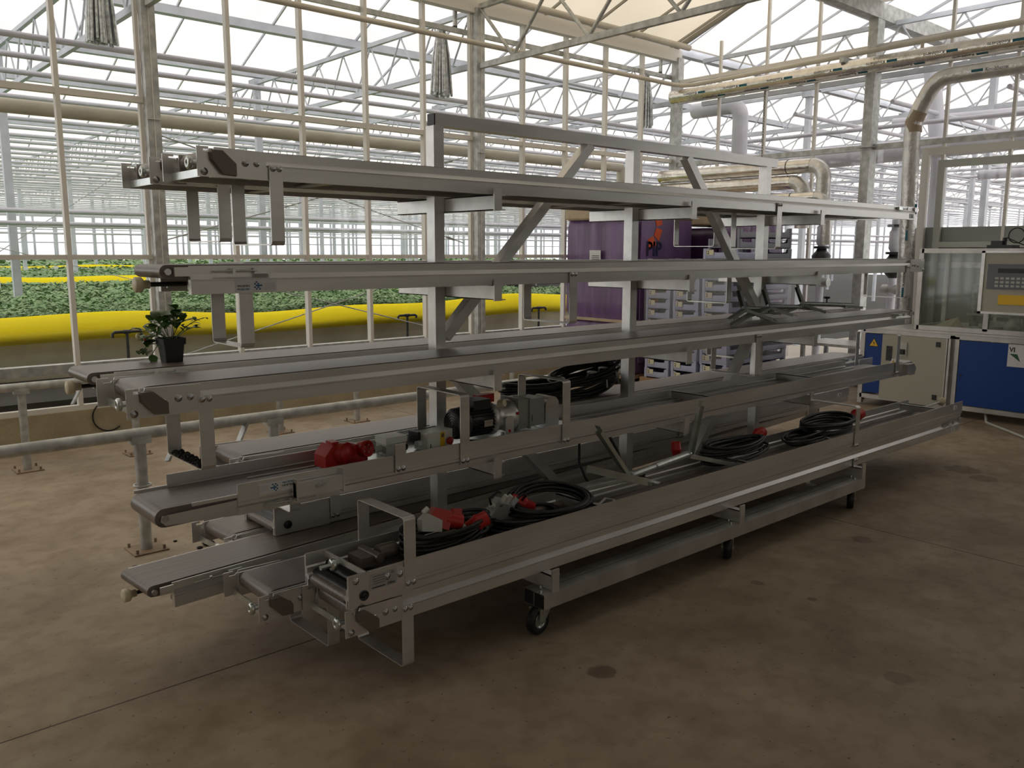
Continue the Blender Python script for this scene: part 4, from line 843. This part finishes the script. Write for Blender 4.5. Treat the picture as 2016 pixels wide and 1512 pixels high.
for dx in (0, .1): MB().tube([(.05 + dx + .03 * math.sin(a * .9), -.13 + .022 * a, .12 * math.sin(.3 + a * .28) + .01) for a in range(10)], .006, 6).build('pale_cable', GREYP, c7)
c8 = coil('coiled_cable', 'flatter black cable bundle on the knee level rear belt behind the gearbox', (3.2, 3.42, .775), .22, .085, 11, .009, 8, .08)
cc = MB().tube([(3.2, 3.06, .6), (3.16, 3.02, .5), (3.17, 2.98, .42), (3.2, 2.96, .37)], .008, 6); tag(cc.build('hanging_cable', RUBBER), 'left black cable strand drooping behind the tube stand', 'cable')
cc = MB().tube([(3.42, 3.06, .62), (3.47, 3.03, .52), (3.48, 3.0, .44), (3.46, 2.98, .37)], .008, 6)
tag(cc.build('hanging_cable', RUBBER), 'right black cable strand drooping behind the tube stand', 'cable')

# ------------------------------------------------------------------ tube stands
def uleg(mb, a, b_, w=.035, pointed=True):
    a = Vector(a); b_ = Vector(b_); d = (b_ - a).normalized(); u = Vector((0, 0, 1)); r = d.cross(u).normalized(); u = r.cross(d); h = w * .55; t = .003
    mb.bar(a, b_, w, t, u)
    for s in (-1, 1): mb.bar(a + r * (s * w / 2) - u * (h / 2), b_ + r * (s * w / 2) - u * (h / 2) - d * .03, t, h, u)
t = empty('tube_stand', 'zinc tube stand with splayed channel feet lying across the lowest trough', 'stand', (0, 0, 0))
a, b_ = Vector((3.08, 2.6, .525)), Vector((3.6, 2.64, .545))
MB().cyl(a, a.lerp(b_, .45), .016, 14).build('outer_tube', ZINC, t); MB().cyl(a.lerp(b_, .4), b_, .02, 14).build('inner_tube', ZINC, t)
for (p0, p1) in ((b_, (3.6, 2.58, .84)), (b_, (3.95, 2.49, .45)), (a, (2.86, 2.62, .8)), (a, (2.78, 2.66, .51)), (a, (3.13, 2.46, .51))):
    q = MB(); uleg(q, p0, p1); q.build('foot', ZINC, t)
MB().bar((2.9, 2.72, .57), (3.1, 2.5, .51), .004, .035).build('cross_plate', ZINC, t)
MB().lathe([(0, .006), (-.02, .006), (-.022, .022), (-.035, .02), (-.035, 0)], (3.2, 2.61, .515), (0, -.3, 1), 9).build('clamp_knob', BLACK, t)
MB().cyl((3.06, 2.585, .53), (3.09, 2.6, .527), .02, 12).build('tube_socket', ZINC, t)
sl = ['zinc tube stand on the waist level belt, leftmost of the pile at right', 'zinc tube stand on the waist level belt, second of the pile at right', 'zinc tube stand on the waist level belt, third of the pile with the black knob', 'zinc tube stand at the bottom of the pile on the waist level belt']
for i, (x_, y_, yw, ht) in enumerate(((4.55, 2.96, 10, .03), (4.85, 2.97, 4, .03), (5.3, 2.99, -8, .03), (4.7, 3.0, 20, .0))):
    t = empty('tube_stand', sl[i], 'stand', (x_, y_, 1.168 + ht), R(yw))
    MB().cyl((-.02, 0, .06), (.55, 0, .03), .015, 12).build('outer_tube', mat('dull_zinc', (.3, .33, .32), .4, .7) if i == 0 else bpy.data.materials['dull_zinc'], t)
    DZ = bpy.data.materials['dull_zinc']
    for p1 in ((-.06, .02, .2 if i < 3 else .1), (.12, -.13, -.0), (-.22, .0, .01)):
        if p1[0] == -.22 and i == 3: p1 = (-.4, .03, .01)
        q = MB(); uleg(q, (0, 0, .06), p1, .03); q.build('foot', DZ, t)
    for p1 in ((.6, .07, .015), (.6, -.07, .02)): q = MB(); uleg(q, (.45, 0, .035), p1, .03); q.build('foot', DZ, t)
    if i == 2: MB().cyl((.25, 0, .05), (.25, 0, .085), .005, 8).lathe([(0, .006), (.002, .022), (.014, .022), (.016, .0)], (.25, 0, .085), (0, 0, 1), 9).build('clamp_knob', BLACK, t)

# ------------------------------------------------------------------ crates
def make_crate(mt):
    c = empty('plastic_crate'); w, d, h, t = .34, .56, .112, .012; b = MB()   # front in x- direction, y width
    b.box(0, 0, 0, d, w, .01)
    def wall_front(x0, x1):
        b.prism([(0, 0), (w, 0), (w, h), (w - .055, h), (w - .065, h - .035), (w * .62, h - .04), (w * .38, h - .04), (.065, h - .035), (.055, h), (0, h)], 'x', x0, x1)
    wall_front(0, t); wall_front(d - t, d)
    for y in (0, w - t):
        b.prism([(0, 0), (d, 0), (d, h), (d - .06, h), (d - .07, h * .55), (.07, h * .55), (.06, h), (0, h)], 'y', y, y + t)
    for (x_, y_) in ((-.006, -.004), (-.006, w - .03), (d - .03, -.004), (d - .03, w - .03)): b.box(x_, y_, 0, x_ + .036, y_ + .034, h + .002)
    b.box(-.005, 0, .028, .0, w, .036).box(0, -.004, .03, d, 0, .038)
    b.build('body', mt, c)
    return c
crate = make_crate(CRATE); crate_g = make_crate(CRATEG)
lab_t = MB().box(-.009, .21, .045, -.007, .3, .1).build('crate_label', PAPERC, crate); text_mb('2', .05, bold=True).xf(frame_m((-.0098, .29, .055), (0, -1, 0), (0, 0, 1))).build('lettering', INK, lab_t)
ordn = ['bottom', 'second', 'third', 'fourth', 'fifth', 'sixth', 'seventh', 'eighth', 'ninth', 'tenth', 'eleventh', 'twelfth', 'thirteenth', 'fourteenth', 'fifteenth', 'sixteenth']
cols = [(7.75, 6.02, 12, 'leftmost front stack', 0), (7.75, 5.63, 12, 'middle front stack', 0), (7.75, 5.24, 13, 'right front stack', 0), (8.38, 5.24, 15, 'rear right stack', 1), (8.38, 5.63, 14, 'rear middle stack', 1)]
firstc = {0: True, 1: True}
for (x_, y_, n, nm, gk) in cols:
    for k_ in range(n):
        src = crate_g if (gk and k_ > 10) else crate; key = 1 if src is crate_g else 0
        o = src if firstc[key] else copy_tree(src); firstc[key] = False
        o.location = (x_ + random.uniform(-.008, .008), y_ + random.uniform(-.004, .004), .145 + k_ * .115)
        tag(o, f'{"dark grey" if key else "blue-grey"} plastic crate, {"topmost" if k_ == n - 1 else ordn[k_] + (" from the bottom" if k_ else "")} of the {nm} behind the rack' if k_ else f'blue-grey plastic crate at the bottom of the {nm} behind the rack', 'crate', 'stacked plastic crates behind the rack')
def pallet(x0, y0, x1, y1, lab):
    t = empty('pallet', lab, 'pallet', (x0, y0, 0)); w = x1 - x0; d = y1 - y0
    for yy in (0, d / 2 - .05, d - .1):
        q = MB().box(0, yy, 0, w, yy + .1, .022)
        for xx in (0, w / 2 - .06, w - .12): q.box(xx, yy, .022, xx + .12, yy + .1, .1)
        q.build('bearer', WOOD, t)
    n = 7
    for i in range(n): MB().box(w / n * i + .01, 0, .1, w / n * (i + 1) - .02, d, .14).build('deck_board', WOOD, t)
pallet(7.72, 5.2, 9.0, 6.42, 'wooden pallet under the plastic crate stacks')
wrp = MB(); wrp.box(7.722, 5.216, .4, 7.725, 6.375, 1.4).box(7.722, 5.216, .4, 8.96, 5.219, 1.4)
tag(wrp.build('stretch_wrap', WRAP), 'clear stretch film wrapped around the crate stacks', 'film')
# purple bags pallet
pallet(7.62, 6.5, 8.8, 7.55, 'wooden pallet under the purple shrink-wrapped load')
def rippled(x0, y0, x1, y1, z0, z1, m_, par, nm, amp=.025, seed=0):
    P = []; rr = random.Random(seed); N = 30
    def side(ax, ay, bx_, by_):
        for i in range(N): t = i / N; P.append((ax + (bx_ - ax) * t, ay + (by_ - ay) * t))
    side(x0, y1, x0, y0); side(x0, y0, x1, y0); side(x1, y0, x1, y1); side(x1, y1, x0, y1)
    cx, cy = (x0 + x1) / 2, (y0 + y1) / 2; b = MB(); zs = [z0 + (z1 - z0) * i / 12 for i in range(13)]; n = len(P); 
    for z in zs:
        for i, (px, py) in enumerate(P):
            a = amp * (math.sin(i * .9 + seed) * .6 + math.sin(i * .31 + z * 2) * .7); sc = 1 - (.05 if z in (zs[0],) else 0) - (.03 if z == zs[-1] else 0)
            b.v.append((cx + (px - cx) * sc * (1 + a), cy + (py - cy) * sc * (1 + a), z))
    for j in range(12):
        for i in range(n): b.f.append((j * n + i, j * n + (i + 1) % n, (j + 1) * n + (i + 1) % n, (j + 1) * n + i)); b.sm.append(True)
    b.f.append(tuple(range(12 * n, 13 * n))); b.sm.append(False); return b.build(nm, m_, par)
t = empty('wrapped_pallet_load', 'tall purple shrink-wrapped pallet load with kraft paper top and orange print', 'load', (0, 0, 0))
rippled(7.64, 6.52, 8.75, 7.53, .15, .78, PURPLE, t, 'lower_bags', .02, 1); rippled(7.63, 6.51, 8.77, 7.54, .8, 2.0, PURPLE, t, 'upper_bags', .014, 2)
rippled(7.6, 6.5, 8.78, 7.56, 1.98, 2.16, CARD, t, 'paper_top', .01, 3); MB().box(7.6, 6.48, .77, 8.8, 7.56, .8).build('kraft_sheet', CARD, t)
MB().box(7.585, 6.95, 1.44, 7.59, 7.13, 1.62).build('white_label', PAPER, t)
b = MB()
for k_ in range(4): b.box(7.583, 6.97, 1.49 + k_ * .02, 7.585, 7.09, 1.497 + k_ * .02)
b.build('label_print', INK, t)
def orange(par, x0, y_, z_, s):
    b = MB()
    for a in (20, -25, -70):
        a = R(a); c0 = Vector((x0 + math.cos(a) * s, 0, z_ + math.sin(a) * s)); u = Vector((math.cos(a), 0, math.sin(a))); v_ = Vector((-math.sin(a), 0, math.cos(a)))
        b.prism([((c0 + u * i * s * .28 + v_ * j * s * (.26 if i < 0 else .36)).x, (c0 + u * i * s * .28 + v_ * j * s * (.26 if i < 0 else .36)).z) for i, j in ((-1, -1), (1, -1), (1, 1), (-1, 1))], 'y', y_, y_ + .004)
    b.build('orange_print', ORANGE, par)
pl = MB().box(7.75, 6.462, .3, 8.7, 6.475, 1.98).build('printed_side', PURPLE, t)
orange(t, 7.86, 6.455, 1.9, .2); orange(t, 7.86, 6.455, 1.14, .2); orange(t, 7.86, 6.455, .5, .2)
text_mb('PIP', .23, bold=True).xf(frame_m((7.83, 6.455, 1.56), (1, 0, 0), (0, 0, 1))).build('lettering', NAVY, t); text_mb('PIP', .23, bold=True).xf(frame_m((7.83, 6.455, .8), (1, 0, 0), (0, 0, 1))).build('lettering', NAVY, t)
t = empty('wrapped_pallet_load', 'darker purple wrapped load with brown paper collar behind the crates', 'load', (0, 0, 0))
rippled(9.0, 6.3, 9.7, 7.4, .14, 1.9, DPURP, t, 'bags', .02, 5); rippled(8.98, 5.8, 9.7, 6.25, .14, 1.95, PURPLE, t, 'bags', .02, 6); rippled(8.99, 5.95, 9.7, 6.9, 1.93, 2.1, CARD, t, 'paper_top', .01, 7)
MB().box(8.98, 5.8, 0, 9.7, 7.4, .14).build('pallet_base', WOOD, t)

# ------------------------------------------------------------------ the machine at the right
mc = empty('potting_machine', 'large machine with blue panels, grey cabinet and glazed hood at the right edge', 'machine', (8.7, 0, 0))
Y0m, Y1m, Dm = 4.2, 1.3, .66
def prof(b, a, c_): b.bar(a, c_, .045, .045); return b
fr_ = MB()
for x_ in (.02, Dm):
    for z_ in (.1, .79): prof(fr_, (x_, Y0m, z_), (x_, Y1m, z_))
    for y_ in (Y0m, 3.3, Y1m): prof(fr_, (x_, y_, .02), (x_, y_, .8))
for y_ in (Y0m, Y1m):
    for z_ in (.1, .79): prof(fr_, (.02, y_, z_), (Dm, y_, z_))
prof(fr_, (.02, 3.26, .1), (.02, 3.26, .79)); fr_.build('base_frame', ALUM, mc)
MB().box(.0, 3.97, .14, .01, Y0m - .03, .76).build('side_panel', BLUEP, mc); MB().box(.0, Y1m, .13, .01, 3.23, .76).build('side_panel', BLUEP, mc)
MB().box(.02, Y0m, .13, Dm, Y0m + .01, .76).build('side_panel', BLUEP, mc)
MB().box(-.02, Y1m, .815, Dm, Y0m + .05, .835).build('deck', ALUM, mc)
cb = MB().box(-.03, 3.34, .1, .02, 3.98, .765).build('cabinet_door', CAB, mc)
MB().box(-.031, 3.335, .1, .02, 3.345, .77).box(-.045, 3.3, .1, -.005, 3.32, .77).build('door_edge', ALUM, cb)
MB().box(-.04, 3.4, .68, -.03, 3.44, .73).build('hinge', BLACK, cb); MB().box(-.04, 3.4, .15, -.03, 3.44, .2).build('hinge', BLACK, cb)
MB().box(-.045, 3.72, .56, -.03, 3.8, .7).build('isolator_plate', GREYP, cb); MB().box(-.06, 3.735, .58, -.045, 3.785, .63).cyl((-.045, 3.76, .6), (-.07, 3.76, .6), .022, 12).build('rotary_switch', BLACK, cb)
MB().box(-.036, 3.87, .5, -.03, 3.93, .65).build('window', BLACK, cb)
ws = MB().box(-.034, 3.68, .44, -.03, 3.88, .52).build('warning_sign', PAPER, cb)
def tri(par, x_, y_, z_, s, bolt_=True):
    o = MB().prism([(y_ - s, z_ - s * .6), (y_ + s, z_ - s * .6), (y_, z_ + s * 1.1)], 'x', x_ - .001, x_).build('warning_triangle', INK, par)
    MB().prism([(y_ - s * .8, z_ - s * .47), (y_ + s * .8, z_ - s * .47), (y_, z_ + s * .9)], 'x', x_ - .0022, x_ - .0012).build('yellow_field', YELP, o)
    MB().prism([(y_ + s * .05, z_ + s * .5), (y_ + s * .2, z_ + s * .05), (y_ - s * .02, z_ + s * .08), (y_ + s * .05, z_ - s * .4), (y_ - s * .22, z_ + s * .16), (y_ - s * .02, z_ + s * .16)], 'x', x_ - .003, x_ - .0024).build('flash_symbol', INK, o)
tri(ws, -.0345, 3.85, .49, .02); MB().lathe([(0, .011), (.001, .016), (.0015, .011)], (-.035, 3.705, .485), (-1, 0, 0), 16).build('prohibition_ring', RED, ws); text_mb('DANGER', .014, bold=True).xf(frame_m((-.036, 3.81, .485), (0, -1, 0), (0, 0, 1))).build('lettering', INK, ws)
tri(mc, -.002, 4.08, .66, .055)
sg = MB().box(-.006, 2.62, .55, 0, 2.8, .76).build('maker_plate', PAPER, mc)
text_mb('VI', .06, bold=True).xf(frame_m((-.008, 2.79, .69), (0, -1, 0), (0, 0, 1))).build('lettering', INK, sg); MB().prism([(2.785, .67), (2.72, .67), (2.69, .6)], 'x', -.008, -.006).build('emblem', mat('dark_green', (.02, .1, .05), .5), sg)
MB().cyl((-.002, 3.2, .42), (-.006, 3.2, .42), .012, 10).build('lock', BLACK, mc)
# hood
hd = MB(); Yh = 3.66
for x_ in (.02, Dm):
    for z_ in (.86, 1.62): prof(hd, (x_, Yh, z_), (x_, Y1m, z_))
    prof(hd, (x_, Yh, .84), (x_, Yh, 1.64)); prof(hd, (x_, Y1m, .84), (x_, Y1m, 1.64))
for z_ in (.86, 1.62): prof(hd, (.02, Yh, z_), (Dm, Yh, z_))
prof(hd, (.02, 3.02, .86), (.02, 3.02, 1.62)); hd.build('hood_frame', ALUM, mc)
MB().add([(.02, Yh - .02, .88), (.02, 3.04, .88), (.02, 3.04, 1.6), (.02, Yh - .02, 1.6)], [(0, 1, 2, 3)]).build('hood_glazing', HOOD, mc)
MB().add([(.02, 3.0, .88), (.02, Y1m, .88), (.02, Y1m, 1.6), (.02, 3.0, 1.6)], [(0, 1, 2, 3)]).add([(.04, Yh, .88), (Dm, Yh, .88), (Dm, Yh, 1.6), (.04, Yh, 1.6)], [(0, 1, 2, 3)]).build('hood_glazing', HOOD, mc)
cp = MB().box(-.14, 2.5, 1.06, -.02, 3.02, 1.6).build('control_cabinet', CAB, mc)
MB().box(-.15, 2.5, 1.04, -.01, 3.05, 1.06).box(-.15, 3.02, 1.04, -.01, 3.05, 1.62).box(-.15, 2.5, 1.6, -.01, 3.05, 1.62).build('cabinet_rim', ALU, cp)
kp = MB().box(-.146, 2.55, 1.27, -.14, 2.99, 1.5).build('keypad', mat('keypad_grey', (.16, .17, .2), .5), cp); MB().box(-.149, 2.6, 1.42, -.146, 2.9, 1.46).build('display', BLACK, kp)
b = MB()
for i in range(7):
    for j in range(3): b.box(-.149, 2.62 + i * .045, 1.29 + j * .035, -.146, 2.65 + i * .045, 1.31 + j * .035)
b.build('keys', GREYP, kp); MB().box(-.146, 2.6, 1.13, -.14, 2.88, 1.22).build('instruction_plate', YELP, cp)
# works inside the hood
ins = MB().cyl((.35, 3.25, .84), (.35, 3.25, 1.3), .04, 12).lathe([(.84, .11), (.88, .05)], (.35, 3.25, 0), (0, 0, 1), 16); ins.build('column', GALV, mc)
MB().cyl((.4, 3.15, 1.28), (.4, 3.15, 1.62), .055, 14).box(.33, 3.08, 1.4, .47, 3.22, 1.43).box(.3, 2.8, 1.3, .45, 3.2, 1.34).build('drive_unit', BLACK, mc)
MB().box(.34, 2.75, 1.22, .44, 3.2, 1.28).build('yellow_arm', YELP, mc); MB().box(.33, 3.1, 1.2, .47, 3.22, 1.27).build('blue_block', BLUEP, mc)
b = MB()
for i in range(6): b.cyl((.3 + .06 * i, 2.75 + .05 * i, .84), (.3 + .05 * i, 2.78 + .05 * i, 1.45 + .02 * i), .012, 8)
b.bar((.2, 3.0, 1.08), (.5, 2.4, 1.12), .03, .03).bar((.3, 3.3, 1.0), (.3, 2.4, .98), .04, .02).bar((.5, 3.2, .9), (.5, 1.6, .9), .12, .05); b.build('linkage', GALV, mc)
MB().cyl((.3, 3.47, .84), (.3, 3.47, .9), .03, 12).build('stop_base', YELP, mc); MB().cyl((.3, 3.47, .9), (.3, 3.47, .94), .022, 12).build('stop_button', RED, mc)
b = MB(); P = [(.12, 3.6), (.1, 3.4), (.16, 3.28), (.3, 3.32), (.32, 3.5)]; b.add([(x_, y_, .84) for x_, y_ in P] + [(.17, 3.45, .93), (.2, 3.34, .97)], [(0, 1, 5), (1, 2, 6, 5), (2, 3, 6), (3, 4, 5, 6), (4, 0, 5)]); tag(b.build('crumpled_bag', mat('white_bag', (.62, .57, .5), .6)), 'crumpled pale plastic bag inside the machine hood', 'bag').location = (8.7, 0, 0)
MB().lathe([(.84, .14), (.9, .12), (1.0, .03)], (.5, 2.9, 0), (0, 0, 1), 16).build('funnel', GALV, mc)
t = empty('cable_cluster', 'black connectors and looped cables on top of the machine hood', 'cable', (8.95, 3.0, 1.645))
MB().box(-.1, -.1, 0, .1, .12, .03).box(-.06, .0, .03, .0, .1, .07).cyl((0, 0, .03), (0, 0, .1), .02, 8).build('connector_block', BLACK, t)
MB().tube([(0, -.1 + .07 * math.cos(a * .35), .12 + .07 * math.sin(a * .35)) for a in range(18)], .006, 6, closed=True).tube([(0, .05, .03), (0, -.02, .1), (0, -.12, .05), (0, -.22, .01)], .006, 6).build('cables', RUBBER, t)
tag(MB().tube([(8.85, 3.0, .06), (8.6, 2.9, .01), (8.4, 2.7, .012), (8.1, 2.4, .012), (7.9, 2.0, .012)], .012, 8).build('floor_cable', GREYP), 'grey cable running over the floor from under the machine', 'cable')
# bench behind the rack right of the crates
t = empty('steel_bench', 'low pale bench between the crate stacks and the machine', 'bench', (0, 0, 0))
MB().box(9.0, 4.3, .55, 9.6, 5.1, .58).build('top', GALV, t)
for (x_, y_) in ((9.03, 4.33), (9.57, 4.33), (9.03, 5.07), (9.57, 5.07)): MB().box(x_ - .02, y_ - .02, 0, x_ + .02, y_ + .02, .55).build('leg', GALV, t)
